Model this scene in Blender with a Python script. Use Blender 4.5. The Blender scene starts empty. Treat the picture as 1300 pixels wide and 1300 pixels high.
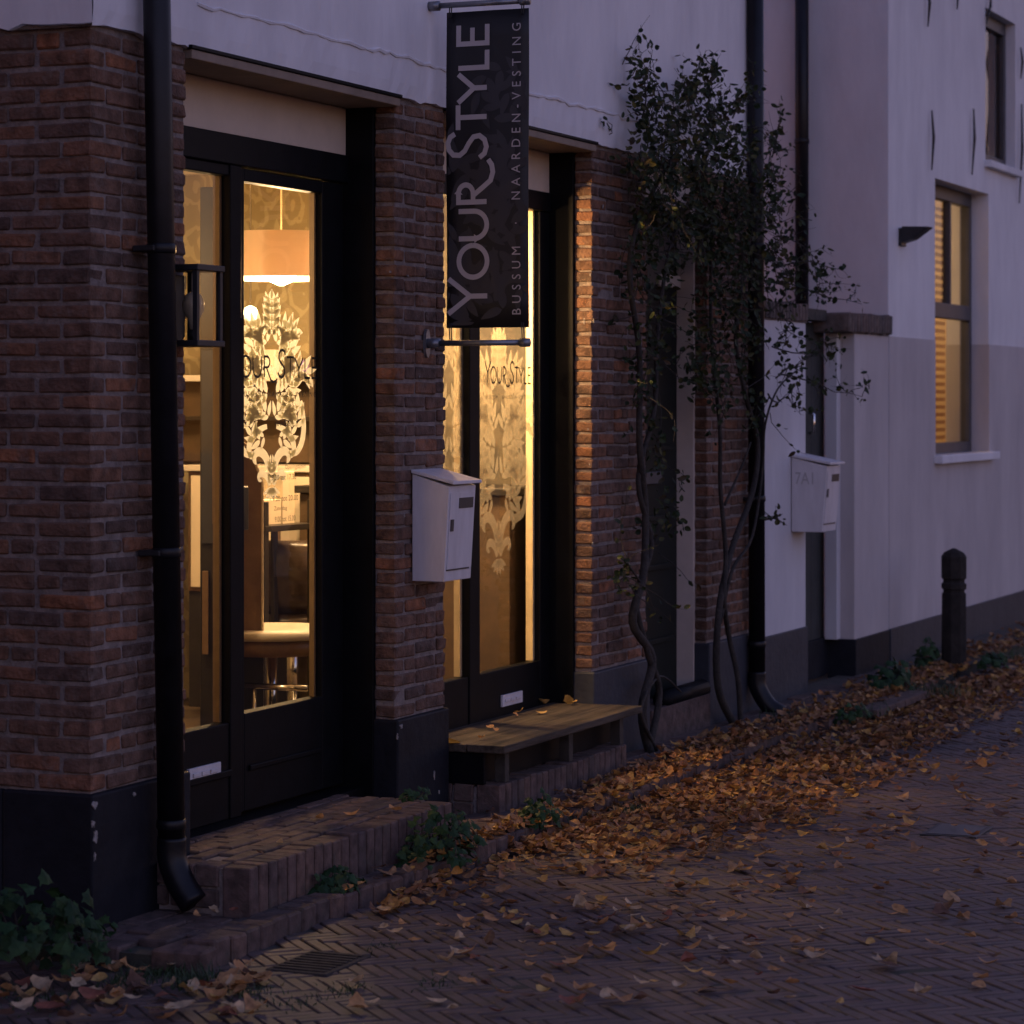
import bpy, math, random
from mathutils import Vector, Matrix, Euler
random.seed(7)
S = bpy.context.scene
COL = S.collection
rad = math.radians

# ------------------------------------------------------------------ camera
F = 3500.0                                   # focal length in photo pixels (1300 wide)
TH = math.atan2(1480.0, F)                   # angle between view axis and the facade line (+X)
CX, CY, CZ = -7.21, -4.435, 1.6
DX, DY = math.cos(TH), math.sin(TH)
RX, RY = math.sin(TH), -math.cos(TH)
HORIZ = 510.0
cam_d = bpy.data.cameras.new('camera')
cam = bpy.data.objects.new('camera', cam_d); COL.objects.link(cam)
cam.location = (CX, CY, CZ)
cam.rotation_euler = Vector((DX, DY, 0)).to_track_quat('-Z', 'Y').to_euler()
cam_d.sensor_width = 36.0
cam_d.lens = 36.0 * F / 1300.0
cam_d.shift_y = (HORIZ - 650.0) / 1300.0
cam_d.clip_end = 500
cam_d.dof.use_dof = True
cam_d.dof.focus_distance = 10.2
cam_d.dof.aperture_fstop = 5.0
S.camera = cam

# ------------------------------------------------------------------ sky, sun, exposure
w = bpy.data.worlds.new('World'); S.world = w; w.use_nodes = True
nt = w.node_tree; nt.nodes.clear()
wo = nt.nodes.new('ShaderNodeOutputWorld'); bg = nt.nodes.new('ShaderNodeBackground')
sk = nt.nodes.new('ShaderNodeTexSky'); sk.sky_type = 'NISHITA'; sk.sun_disc = False
sk.sun_elevation = rad(3.0); sk.sun_rotation = rad(35)
sk.air_density = 1.0; sk.dust_density = 1.0; sk.ozone_density = 2.0
tint = nt.nodes.new('ShaderNodeMixRGB'); tint.blend_type = 'MULTIPLY'; tint.inputs[0].default_value = 1
tint.inputs[2].default_value = (0.985, 0.615, 0.865, 1)
nt.links.new(sk.outputs[0], tint.inputs[1]); nt.links.new(tint.outputs[0], bg.inputs[0]); nt.links.new(bg.outputs[0], wo.inputs[0])
bg.inputs[1].default_value = 0.15
sd = bpy.data.lights.new('sun', 'SUN'); sd.energy = 0.01; sd.angle = rad(40); sd.color = (1.0, 0.72, 0.7)
so = bpy.data.objects.new('sun', sd); COL.objects.link(so)
so.rotation_euler = Vector((-0.57, -0.82, -0.25)).to_track_quat('-Z', 'Y').to_euler()
S.render.engine = 'CYCLES'
S.view_settings.view_transform = 'Standard'; S.view_settings.look = 'None'
S.view_settings.exposure = 1.9; S.view_settings.gamma = 1.0; S.view_settings.use_curve_mapping = False
S.cycles.transparent_max_bounces = 16
S.cycles.max_bounces = 8
S.cycles.sample_clamp_indirect = 4.0
S.render.resolution_x = 1024; S.render.resolution_y = 1024

# ------------------------------------------------------------------ pixel helpers
def ray(px): u = (px - 650.0) / F; return DX + u*RX, DY + u*RY
def PF(px, py, Y=0.0):
    rx, ry = ray(px); t = (Y - CY) / ry
    return Vector((CX + t*rx, Y, CZ - (py - HORIZ)/F*t))
def XF(px, Y=0.0): return PF(px, 510, Y).x
def PX(px, py, X):
    rx, ry = ray(px); t = (X - CX) / rx
    return Vector((X, CY + t*ry, CZ - (py - HORIZ)/F*t))
def PG(px, py, Z=0.0):
    t = (CZ - Z)*F/(py - HORIZ); rx, ry = ray(px)
    return Vector((CX + t*rx, CY + t*ry, Z))
def PT(px, py, t):
    rx, ry = ray(px); return Vector((CX + t*rx, CY + t*ry, CZ - (py - HORIZ)/F*t))
def project(p):
    ax, ay = p[0]-CX, p[1]-CY
    t = ax*DX + ay*DY
    if t < 0.1: return (-9999, -9999, t)
    return (650 + F*(ax*RX + ay*RY)/t, HORIZ + F*(CZ - p[2])/t, t)
def inview(p, m=0):
    x, y, t = project(p); return t > 0.1 and -m < x < 1300+m and -m < y < 1300+m

# ------------------------------------------------------------------ object helpers
def tag(o, label=None, cat=None, group=None, kind=None):
    if label: o['label'] = label
    if cat: o['category'] = cat
    if group: o['group'] = group
    if kind: o['kind'] = kind
    return o
def empty(name, loc=(0, 0, 0), label=None, cat=None, group=None, rz=0.0):
    o = bpy.data.objects.new(name, None); COL.objects.link(o); o.location = loc; o.rotation_euler = (0, 0, rz)
    o.empty_display_size = 0.1
    return tag(o, label, cat, group)
def link(name, me, parent=None, loc=(0, 0, 0), rot=None, sc=None):
    o = bpy.data.objects.new(name, me); COL.objects.link(o)
    if parent is not None: o.parent = parent
    o.location = loc
    if rot is not None: o.rotation_euler = rot
    if sc is not None: o.scale = sc
    return o
class MB:
    def __init__(s): s.v = []; s.f = []; s.m = []
    def add(s, vs, fs, mi=0):
        b = len(s.v); s.v += [tuple(x) for x in vs]
        for f in fs: s.f.append(tuple(b+i for i in f)); s.m.append(mi)
        return s
    def box(s, x0, x1, y0, y1, z0, z1, mi=0):
        vs = [(x0,y0,z0),(x1,y0,z0),(x1,y1,z0),(x0,y1,z0),(x0,y0,z1),(x1,y0,z1),(x1,y1,z1),(x0,y1,z1)]
        return s.add(vs, [(0,3,2,1),(4,5,6,7),(0,1,5,4),(1,2,6,5),(2,3,7,6),(3,0,4,7)], mi)
    def tube(s, pts, rs, n=8, caps=True, mi=0):
        pts = [Vector(p) for p in pts]
        if not isinstance(rs, (list, tuple)): rs = [rs]*len(pts)
        rings = []; up = None
        for i, p in enumerate(pts):
            a = pts[max(i-1, 0)]; b = pts[min(i+1, len(pts)-1)]
            d = (b-a).normalized()
            if up is None:
                up = d.orthogonal().normalized()
            else:
                up = (up - d*up.dot(d))
                up = up.normalized() if up.length > 1e-6 else d.orthogonal().normalized()
            sd_ = d.cross(up)
            rings.append([p + (up*math.cos(2*math.pi*k/n) + sd_*math.sin(2*math.pi*k/n))*rs[i] for k in range(n)])
        vs = [v for r in rings for v in r]; fs = []
        for i in range(len(rings)-1):
            for k in range(n):
                fs.append((i*n+k, i*n+(k+1) % n, (i+1)*n+(k+1) % n, (i+1)*n+k))
        if caps:
            fs.append(tuple(range(n-1, -1, -1))); fs.append(tuple((len(rings)-1)*n+k for k in range(n)))
        return s.add(vs, fs, mi)
    def lathe(s, prof, c=(0, 0, 0), n=24, mi=0, caps=True):
        vs = []; fs = []
        for r, z in prof:
            for k in range(n):
                a = 2*math.pi*k/n; vs.append((c[0]+r*math.cos(a), c[1]+r*math.sin(a), c[2]+z))
        for i in range(len(prof)-1):
            for k in range(n): fs.append((i*n+k, i*n+(k+1) % n, (i+1)*n+(k+1) % n, (i+1)*n+k))
        if caps:
            fs.append(tuple(range(n-1, -1, -1))); fs.append(tuple((len(prof)-1)*n+k for k in range(n)))
        return s.add(vs, fs, mi)
    def mesh(s, name, mats, smooth=False):
        me = bpy.data.meshes.new(name); me.from_pydata(s.v, [], s.f)
        if not isinstance(mats, (list, tuple)): mats = [mats]
        for m in mats: me.materials.append(m)
        if len(mats) > 1: me.polygons.foreach_set('material_index', s.m)
        if smooth: me.polygons.foreach_set('use_smooth', [True]*len(me.polygons))
        me.update(); return me
    def build(s, name, mats, parent=None, smooth=False, bevel=0, loc=None):
        o = link(name, s.mesh(name, mats, smooth), parent)
        if loc is not None: o.location = loc
        if bevel:
            b = o.modifiers.new('bevel', 'BEVEL'); b.width = bevel; b.segments = 2; b.limit_method = 'ANGLE'
        return o
def local(parent, mb):
    """move mesh data into the parent's space (parent has translation only)"""
    l = parent.location
    mb.v = [(x-l[0], y-l[1], z-l[2]) for x, y, z in mb.v]; return mb
def bx(name, parent, mat, x0, x1, y0, y1, z0, z1, bevel=0.003):
    mb = MB().box(x0, x1, y0, y1, z0, z1)
    if parent is not None: local(parent, mb)
    return mb.build(name, mat, parent, bevel=bevel)
def part(name, mb, mat, parent, smooth=False, bevel=0):
    p = parent; off = Vector((0, 0, 0))
    while p is not None: off += Vector(p.location); p = p.parent
    mb.v = [(x-off[0], y-off[1], z-off[2]) for x, y, z in mb.v]
    return mb.build(name, mat, parent, smooth, bevel)

# ------------------------------------------------------------------ materials
def hexc(c): return (c[0], c[1], c[2], 1)
def mat(name, col, rough=0.6, var=0.0, vscale=8.0, bump=0.0, bscale=40.0, metal=0.0, spec=0.5, col2=None, thr=(0.35, 0.65), rnd=0.0, detail=6.0, stretch=None):
    m = bpy.data.materials.new(name); m.use_nodes = True
    n = m.node_tree.nodes; l = m.node_tree.links; b = n['Principled BSDF']
    b.inputs['Base Color'].default_value = hexc(col); b.inputs['Roughness'].default_value = rough
    b.inputs['Metallic'].default_value = metal; b.inputs['Specular IOR Level'].default_value = spec
    tc = n.new('ShaderNodeTexCoord'); vec = tc.outputs['Object']
    if stretch:
        mp = n.new('ShaderNodeMapping'); mp.inputs['Scale'].default_value = stretch; l.new(vec, mp.inputs[0]); vec = mp.outputs[0]
    last = None
    if col2 is not None or var:
        nz = n.new('ShaderNodeTexNoise'); nz.inputs['Scale'].default_value = vscale; nz.inputs['Detail'].default_value = detail
        nz.inputs['Roughness'].default_value = 0.65
        l.new(vec, nz.inputs['Vector'])
        cr = n.new('ShaderNodeValToRGB'); cr.color_ramp.elements[0].position = thr[0]; cr.color_ramp.elements[1].position = thr[1]
        c2 = col2 if col2 is not None else tuple(min(1, c*(1+var)) for c in col)
        c1 = col if col2 is not None else tuple(c*(1-var) for c in col)
        cr.color_ramp.elements[0].color = hexc(c1); cr.color_ramp.elements[1].color = hexc(c2)
        l.new(nz.outputs['Fac'], cr.inputs['Fac']); last = cr.outputs['Color']
    if rnd:
        oi = n.new('ShaderNodeObjectInfo'); ge = n.new('ShaderNodeNewGeometry')
        ad = n.new('ShaderNodeMath'); ad.operation = 'ADD'; fr = n.new('ShaderNodeMath'); fr.operation = 'FRACT'
        l.new(oi.outputs['Random'], ad.inputs[0]); l.new(ge.outputs['Random Per Island'], ad.inputs[1]); l.new(ad.outputs[0], fr.inputs[0])
        mr = n.new('ShaderNodeMapRange'); mr.inputs['To Min'].default_value = 1-rnd; mr.inputs['To Max'].default_value = 1+rnd
        l.new(fr.outputs[0], mr.inputs['Value'])
        mx = n.new('ShaderNodeMixRGB'); mx.blend_type = 'MULTIPLY'; mx.inputs[0].default_value = 1
        if last: l.new(last, mx.inputs[1])
        else: mx.inputs[1].default_value = hexc(col)
        l.new(mr.outputs[0], mx.inputs[2]); last = mx.outputs[0]
    if last: l.new(last, b.inputs['Base Color'])
    if bump:
        n2 = n.new('ShaderNodeTexNoise'); n2.inputs['Scale'].default_value = bscale; n2.inputs['Detail'].default_value = 8
        l.new(vec, n2.inputs['Vector'])
        bp = n.new('ShaderNodeBump'); bp.inputs['Strength'].default_value = bump; bp.inputs['Distance'].default_value = 0.01
        l.new(n2.outputs['Fac'], bp.inputs['Height']); l.new(bp.outputs['Normal'], b.inputs['Normal'])
    return m
def ramp_mat(name, cols, rough=0.7, bump=0.3, bscale=60, mottle=0.35, mscale=20, transl=0.0, spec=0.3, smear=None):
    """colour picked per loose piece (or per object), mottled with noise"""
    m = bpy.data.materials.new(name); m.use_nodes = True
    n = m.node_tree.nodes; l = m.node_tree.links; b = n['Principled BSDF']
    b.inputs['Roughness'].default_value = rough; b.inputs['Specular IOR Level'].default_value = spec
    oi = n.new('ShaderNodeObjectInfo'); ge = n.new('ShaderNodeNewGeometry')
    ad = n.new('ShaderNodeMath'); ad.operation = 'ADD'; fr = n.new('ShaderNodeMath'); fr.operation = 'FRACT'
    l.new(oi.outputs['Random'], ad.inputs[0]); l.new(ge.outputs['Random Per Island'], ad.inputs[1]); l.new(ad.outputs[0], fr.inputs[0])
    cr = n.new('ShaderNodeValToRGB'); e = cr.color_ramp.elements
    k = len(cols)
    e[0].position = 0; e[0].color = hexc(cols[0]); e[1].position = 1; e[1].color = hexc(cols[-1])
    for i in range(1, k-1):
        x = e.new(i/(k-1)); x.color = hexc(cols[i])
    l.new(fr.outputs[0], cr.inputs[0])
    tc = n.new('ShaderNodeTexCoord'); nz = n.new('ShaderNodeTexNoise'); nz.inputs['Scale'].default_value = mscale; nz.inputs['Detail'].default_value = 6
    nz.noise_dimensions = '4D'
    l.new(tc.outputs['Object'], nz.inputs['Vector']); 
    ml = n.new('ShaderNodeMath'); ml.operation = 'MULTIPLY'; ml.inputs[1].default_value = 37.0
    l.new(fr.outputs[0], ml.inputs[0]); l.new(ml.outputs[0], nz.inputs['W'])
    mr = n.new('ShaderNodeMapRange'); mr.inputs['From Min'].default_value = 0.3; mr.inputs['From Max'].default_value = 0.7
    mr.inputs['To Min'].default_value = 1-mottle; mr.inputs['To Max'].default_value = 1+mottle
    l.new(nz.outputs['Fac'], mr.inputs['Value'])
    mx = n.new('ShaderNodeMixRGB'); mx.blend_type = 'MULTIPLY'; mx.inputs[0].default_value = 1
    l.new(cr.outputs[0], mx.inputs[1]); l.new(mr.outputs[0], mx.inputs[2])
    if smear:
        sg = n.new('ShaderNodeNewGeometry')
        n3 = n.new('ShaderNodeTexNoise'); n3.inputs['Scale'].default_value = 11; n3.inputs['Detail'].default_value = 9; n3.inputs['Roughness'].default_value = .7
        l.new(sg.outputs['Position'], n3.inputs['Vector'])
        m3 = n.new('ShaderNodeMapRange'); m3.inputs['From Min'].default_value = .53; m3.inputs['From Max'].default_value = .70; m3.inputs['To Max'].default_value = .75
        l.new(n3.outputs['Fac'], m3.inputs['Value'])
        mz = n.new('ShaderNodeMixRGB'); mz.inputs[2].default_value = hexc(smear); l.new(m3.outputs[0], mz.inputs[0]); l.new(mx.outputs[0], mz.inputs[1]); mx = mz
    l.new(mx.outputs[0], b.inputs['Base Color'])
    if bump:
        n2 = n.new('ShaderNodeTexNoise'); n2.inputs['Scale'].default_value = bscale; n2.inputs['Detail'].default_value = 8
        l.new(tc.outputs['Object'], n2.inputs['Vector'])
        bp = n.new('ShaderNodeBump'); bp.inputs['Strength'].default_value = bump; bp.inputs['Distance'].default_value = 0.01
        l.new(n2.outputs['Fac'], bp.inputs['Height']); l.new(bp.outputs['Normal'], b.inputs['Normal'])
    if transl:
        tr = n.new('ShaderNodeBsdfTranslucent'); l.new(mx.outputs[0], tr.inputs[0])
        ms = n.new('ShaderNodeMixShader'); ms.inputs[0].default_value = transl
        l.new(b.outputs[0], ms.inputs[1]); l.new(tr.outputs[0], ms.inputs[2]); l.new(ms.outputs[0], n['Material Output'].inputs[0])
    return m
def emis(name, col, st):
    m = bpy.data.materials.new(name); m.use_nodes = True; n = m.node_tree.nodes; l = m.node_tree.links
    n.remove(n['Principled BSDF']); e = n.new('ShaderNodeEmission'); e.inputs[0].default_value = hexc(col); e.inputs[1].default_value = st
    l.new(e.outputs[0], n['Material Output'].inputs[0]); return m
def glass_mat(name, ior=1.5, tintc=(0.93, 0.94, 0.92)):
    m = bpy.data.materials.new(name); m.use_nodes = True; n = m.node_tree.nodes; l = m.node_tree.links
    n.remove(n['Principled BSDF'])
    t = n.new('ShaderNodeBsdfTransparent'); t.inputs[0].default_value = hexc(tintc)
    g = n.new('ShaderNodeBsdfGlossy'); g.inputs['Roughness'].default_value = 0.02
    f = n.new('ShaderNodeFresnel'); f.inputs[0].default_value = ior
    x = n.new('ShaderNodeMixShader'); l.new(f.outputs[0], x.inputs[0]); l.new(t.outputs[0], x.inputs[1]); l.new(g.outputs[0], x.inputs[2])
    l.new(x.outputs[0], n['Material Output'].inputs[0]); return m
def film_mat(name, col, opac, transl=0.5):
    m = bpy.data.materials.new(name); m.use_nodes = True; n = m.node_tree.nodes; l = m.node_tree.links
    n.remove(n['Principled BSDF'])
    d = n.new('ShaderNodeBsdfDiffuse'); d.inputs[0].default_value = hexc(col)
    r = n.new('ShaderNodeBsdfTranslucent'); r.inputs[0].default_value = hexc(col)
    a = n.new('ShaderNodeMixShader'); a.inputs[0].default_value = transl; l.new(d.outputs[0], a.inputs[1]); l.new(r.outputs[0], a.inputs[2])
    t = n.new('ShaderNodeBsdfTransparent')
    x = n.new('ShaderNodeMixShader'); x.inputs[0].default_value = opac; l.new(t.outputs[0], x.inputs[1]); l.new(a.outputs[0], x.inputs[2])
    l.new(x.outputs[0], n['Material Output'].inputs[0]); return m

M = {}
M['brick'] = ramp_mat('brick', [(.115,.066,.046),(.145,.078,.052),(.098,.060,.046),(.185,.088,.050),(.13,.076,.054),(.085,.056,.046),(.155,.086,.058),(.115,.072,.055),(.24,.10,.050)], rough=.9, bump=.8, bscale=80, mottle=.5, mscale=22, smear=(.165,.13,.11))
M['mortar'] = mat('mortar', (.205,.170,.155), .95, var=.3, vscale=25, bump=.6, bscale=120)
M['plaster'] = mat('plaster', (.58,.575,.60), .85, col2=(.78,.775,.79), vscale=2.6, thr=(.25,.7), bump=.4, bscale=11, detail=10, stretch=(1.1,1.1,.42))
M['plaster_grey'] = mat('plaster_grey', (.41,.375,.375), .88, col2=(.55,.51,.50), vscale=2.4, thr=(.28,.7), bump=.35, bscale=14, detail=10, stretch=(1.1,1.1,.38))
M['plaster_pink'] = mat('plaster_pink', (.49,.485,.51), .88, col2=(.64,.635,.655), vscale=2.0, thr=(.28,.7), bump=.35, bscale=14, detail=10, stretch=(1.1,1.1,.4))
M['plinth'] = mat('plinth', (.007,.008,.012), .65, spec=.2, col2=(.014,.0155,.021), vscale=6, bump=.3, bscale=30)
M['plinth_blue'] = mat('plinth_blue', (.030,.034,.045), .6, spec=.3, col2=(.046,.05,.062), vscale=5, bump=.3, bscale=30)
M['chip'] = mat('chip', (.26,.24,.225), .95, var=.4, vscale=40, bump=.6)
M['black_paint'] = mat('black_paint', (.004,.0045,.006), .5, spec=.12, var=.3, vscale=10, bump=.05, bscale=60)
M['pipe_black'] = mat('pipe_black', (.006,.006,.008), .42, spec=.3, var=.4, vscale=12, bump=.06, bscale=50)
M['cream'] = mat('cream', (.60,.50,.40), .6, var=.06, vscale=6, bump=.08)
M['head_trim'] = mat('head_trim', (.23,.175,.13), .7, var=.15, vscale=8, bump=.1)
M['cream_trim'] = mat('cream_trim', (.55,.47,.41), .6, var=.08, vscale=6, bump=.08)
M['inner_wood'] = mat('inner_wood', (.62,.50,.33), .5, var=.1, vscale=10)
M['white_metal'] = mat('white_metal', (.50,.48,.49), .45, col2=(.64,.62,.64), vscale=14, thr=(.22,.6), bump=.05, detail=10, stretch=(1,1,.25))
M['dark_slot'] = mat('dark_slot', (.05,.045,.045), .5)
M['steel'] = mat('steel', (.22,.23,.25), .42, var=.25, vscale=18, metal=.7, bump=.1)
M['chrome'] = mat('chrome', (.7,.68,.65), .15, metal=1.0)
M['banner'] = mat('banner', (.010,.010,.012), .55, bump=.12, bscale=10)
M['banner_orn'] = mat('banner_orn', (.034,.032,.036), .6)
M['letter_grey'] = mat('letter_grey', (.44,.40,.40), .6)
M['letter_black'] = mat('letter_black', (.006,.006,.006), .5)
M['film'] = film_mat('film', (.97,.94,.80), .92, .85)
M['film_dim'] = film_mat('film_dim', (.46,.41,.30), .42, .6)  # darker copy of the film; dimmer lamp light is put into its colour
M['inner_tan'] = mat('inner_tan', (.20,.135,.08), .5, var=.1, vscale=10)
M['walnut_dark'] = mat('walnut_dark', (.06,.038,.020), .5, col2=(.09,.055,.028), vscale=10)
M['glass'] = glass_mat('glass')
M['timber'] = mat('timber', (.030,.025,.020), .88, spec=.2, col2=(.10,.08,.06), vscale=16, bump=.6, bscale=50, stretch=(.12,1.6,1.6))
M['timber_dark'] = mat('timber_dark', (.026,.022,.018), .8, col2=(.05,.042,.034), vscale=14, bump=.4, bscale=50)
M['bollard_wood'] = mat('bollard_wood', (.020,.018,.017), .9, spec=.15, col2=(.040,.035,.031), vscale=9, bump=.6, bscale=40)
M['green_door'] = mat('green_door', (.008,.012,.011), .5, spec=.15, var=.2, vscale=8, bump=.05)
M['gate'] = mat('gate', (.028,.032,.032), .6, spec=.3, col2=(.045,.05,.048), vscale=8, bump=.2)
M['step_brick'] = ramp_mat('step_brick', [(.085,.060,.054),(.115,.076,.064),(.072,.053,.050),(.13,.082,.064),(.095,.064,.058)], rough=.88, bump=.5, bscale=70, mottle=.45, mscale=25, smear=(.075,.068,.055))
M['cap_brick'] = ramp_mat('cap_brick', [(.10,.08,.075),(.14,.10,.085),(.08,.07,.068),(.16,.12,.10)], rough=.9, bump=.5, bscale=70, mottle=.4, mscale=20)
M['paving'] = ramp_mat('paving', [(.098,.070,.067),(.112,.077,.070),(.088,.067,.066),(.120,.081,.071),(.102,.072,.067),(.105,.077,.065)], rough=.66, bump=.25, bscale=60, mottle=.25, mscale=18, spec=.35, smear=(.076,.068,.050))
M['joint'] = mat('joint', (.052,.043,.040), .95, col2=(.042,.046,.028), vscale=3, bump=.6, bscale=60)
M['street_far'] = mat('street_far', (.105,.085,.082), .85, var=.3, vscale=12, bump=.5, bscale=30)
M['soil'] = mat('soil', (.05,.042,.034), .95, col2=(.085,.07,.055), vscale=9, bump=.8, bscale=40)
M['leaf_dry'] = ramp_mat('leaf_dry', [(.16,.070,.034),(.32,.145,.055),(.10,.052,.034),(.46,.24,.07),(.23,.105,.048),(.52,.31,.08),(.14,.066,.040),(.40,.24,.12),(.27,.12,.055),(.18,.085,.045),(.48,.31,.15)], rough=.7, bump=.3, bscale=80, mottle=.45, mscale=40, transl=.15)
LEAFC = {'yellow': [(.46,.29,.09),(.52,.33,.11)], 'orange brown': [(.38,.20,.09),(.46,.25,.10)], 'dark brown': [(.12,.068,.048),(.16,.085,.055)], 'pale tan': [(.42,.30,.18),(.52,.38,.23)], 'reddish': [(.27,.10,.06),(.24,.085,.055)]}
for k_, v_ in LEAFC.items(): M['leaf_'+k_] = ramp_mat('leaf_'+k_.replace(' ', '_'), [v_[0], v_[1], v_[0]], rough=.7, bump=.3, bscale=80, mottle=.45, mscale=40, transl=.15)
M['taupe'] = mat('taupe', (.050,.042,.027), .6, col2=(.085,.072,.048), vscale=7, thr=(.46,.52), detail=1.5)
M['cupboard_grey'] = mat('cupboard_grey', (.040,.038,.042), .5, var=.1)
M['ivy'] = ramp_mat('ivy', [(.014,.042,.014),(.022,.058,.020),(.011,.032,.012),(.032,.068,.020),(.018,.046,.018)], rough=.6, bump=.15, bscale=60, mottle=.35, mscale=40, transl=.12, spec=.2)
M['rose_leaf'] = ramp_mat('rose_leaf', [(.018,.032,.014),(.028,.046,.018),(.014,.025,.012),(.040,.052,.018),(.023,.038,.018),(.085,.075,.018),(.026,.042,.018),(.055,.032,.015)], rough=.55, bump=.1, mottle=.35, mscale=40, transl=.22, spec=.25)
M['bark'] = mat('bark', (.020,.017,.015), .9, col2=(.045,.038,.032), vscale=25, bump=.7, bscale=60)
M['iron'] = mat('iron', (.012,.012,.014), .5, var=.3, vscale=20)
M['grate'] = mat('grate', (.05,.043,.040), .85, var=.3, vscale=30, spec=.15)
M['frame_grey'] = mat('frame_grey', (.055,.055,.062), .5, var=.15)
M['slat'] = mat('slat', (.22,.105,.045), .6)
M['room_wall'] = mat('room_wall', (.62,.52,.38), .8, var=.05, vscale=3)
M['floor_int'] = mat('floor_int', (.10,.07,.045), .4, var=.3, vscale=6)
M['shade'] = film_mat('shade', (.82,.66,.50), 1.0, .16)
M['bulb'] = emis('bulb', (1.0, .76, .44), 8.0)
M['sconce'] = emis('sconce', (1.0, .74, .38), 5.0)
M['leather'] = mat('leather', (.045,.030,.022), .3, var=.2, vscale=10, bump=.1)
M['cushion'] = mat('cushion', (.62,.55,.44), .45, var=.05)
M['walnut'] = mat('walnut', (.15,.085,.045), .45, col2=(.22,.13,.065), vscale=10, bump=.05)
M['dark_wood'] = mat('dark_wood', (.022,.018,.015), .4, var=.2)
M['box_card'] = mat('box_card', (.66,.56,.40), .7, var=.05)
M['purple'] = mat('purple', (.22,.16,.36), .5)
M['lamp_off'] = mat('lamp_off', (.45,.40,.33), .2)
M['roof_tile'] = mat('roof_tile', (.08,.05,.045), .8, var=.3)
def wallpaper():
    m = mat('wallpaper', (.42,.33,.17), .55); n = m.node_tree.nodes; l = m.node_tree.links; b = n['Principled BSDF']
    tc = n.new('ShaderNodeTexCoord'); mp = n.new('ShaderNodeMapping'); mp.inputs['Scale'].default_value = (5.0, 8.0, 6.0); l.new(tc.outputs['Object'], mp.inputs[0])
    nz = n.new('ShaderNodeTexNoise'); nz.inputs['Scale'].default_value = 1.4; l.new(mp.outputs[0], nz.inputs['Vector'])
    ad = n.new('ShaderNodeMixRGB'); ad.blend_type = 'ADD'; ad.inputs[0].default_value = .7; l.new(mp.outputs[0], ad.inputs[1]); l.new(nz.outputs['Color'], ad.inputs[2])
    vo = n.new('ShaderNodeTexVoronoi'); vo.inputs['Scale'].default_value = 1.0; l.new(ad.outputs[0], vo.inputs['Vector'])
    ma = n.new('ShaderNodeMath'); ma.operation = 'MULTIPLY'; ma.inputs[1].default_value = 16; l.new(vo.outputs['Distance'], ma.inputs[0])
    si = n.new('ShaderNodeMath'); si.operation = 'SINE'; l.new(ma.outputs[0], si.inputs[0])
    cr = n.new('ShaderNodeValToRGB'); cr.color_ramp.elements[0].position = .45; cr.color_ramp.elements[1].position = .6
    cr.color_ramp.elements[0].color = (.20,.155,.08,1); cr.color_ramp.elements[1].color = (.27,.22,.12,1)
    l.new(si.outputs[0], cr.inputs[0]); l.new(cr.outputs[0], b.inputs['Base Color']); return m
M['wallpaper'] = wallpaper()
M['number_grey'] = mat('number_grey', (.40,.385,.39), .6)
M['mortar_dark'] = mat('mortar_dark', (.13,.085,.07), .9, col2=(.19,.12,.095), vscale=14, bump=.5)
import bmesh
# ------------------------------------------------------------------ brick helpers
_cache = {}
def bevel_box(lx, ly, lz, material, bev=0.005, jit=0.0026, nvar=5, tagn='brick'):
    key = (round(lx, 3), round(ly, 3), round(lz, 3), material.name)
    vs = _cache.setdefault(key, [])
    if len(vs) < nvar:
        bm = bmesh.new(); bmesh.ops.create_cube(bm, size=1)
        for v in bm.verts: v.co = Vector((v.co.x*lx, v.co.y*ly, v.co.z*lz)) + Vector([random.gauss(0, jit) for _ in range(3)])
        bmesh.ops.bevel(bm, geom=list(bm.edges), offset=min(bev, min(lx, ly, lz)*.3), segments=1, affect='EDGES')
        for v in bm.verts: v.co += Vector([random.gauss(0, jit*.35) for _ in range(3)])
        me = bpy.data.meshes.new(tagn); bm.to_mesh(me); bm.free(); me.materials.append(material); vs.append(me)
        return me
    return random.choice(vs)
def place_bricks(items, material, limit, parent, name, rest_name, tilt=0.012, bev=0.005, worldoff=(0, 0, 0), jit=.0017):
    """items: (centre, dims, rotz). The `limit` that show largest become objects, the rest one joined stuff part."""
    off = Vector(worldoff)
    def score(it):
        x, y, t = project(it[0])
        vis = -20 < x < 1320 and -20 < y < 1320 and t > .1
        return (0 if vis else 1, t)
    items = sorted(items, key=score)
    out = []
    for c, d, rz in items[:limit]:
        me = bevel_box(*d, material, bev=bev, jit=jit, tagn=name)
        out.append(link(name, me, parent, Vector(c)-off, (random.gauss(0, tilt), random.gauss(0, tilt), rz + random.gauss(0, tilt*.7))))
    rest = items[limit:]
    if rest:
        V = []; Fc = []
        for c, d, rz in rest:
            me = bevel_box(*d, material, bev=bev, jit=jit, tagn=name)
            R = Euler((random.gauss(0, tilt), random.gauss(0, tilt), rz + random.gauss(0, tilt*.7))).to_matrix()
            b = len(V)
            for v in me.vertices: V.append(tuple(R @ v.co + Vector(c) - off))
            for p in me.polygons: Fc.append(tuple(b+i for i in p.vertices))
        me = bpy.data.meshes.new(rest_name); me.from_pydata(V, [], Fc); me.materials.append(material)
        o = link(rest_name, me, parent); o['kind'] = 'stuff'; out.append(o)
    return out

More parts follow.
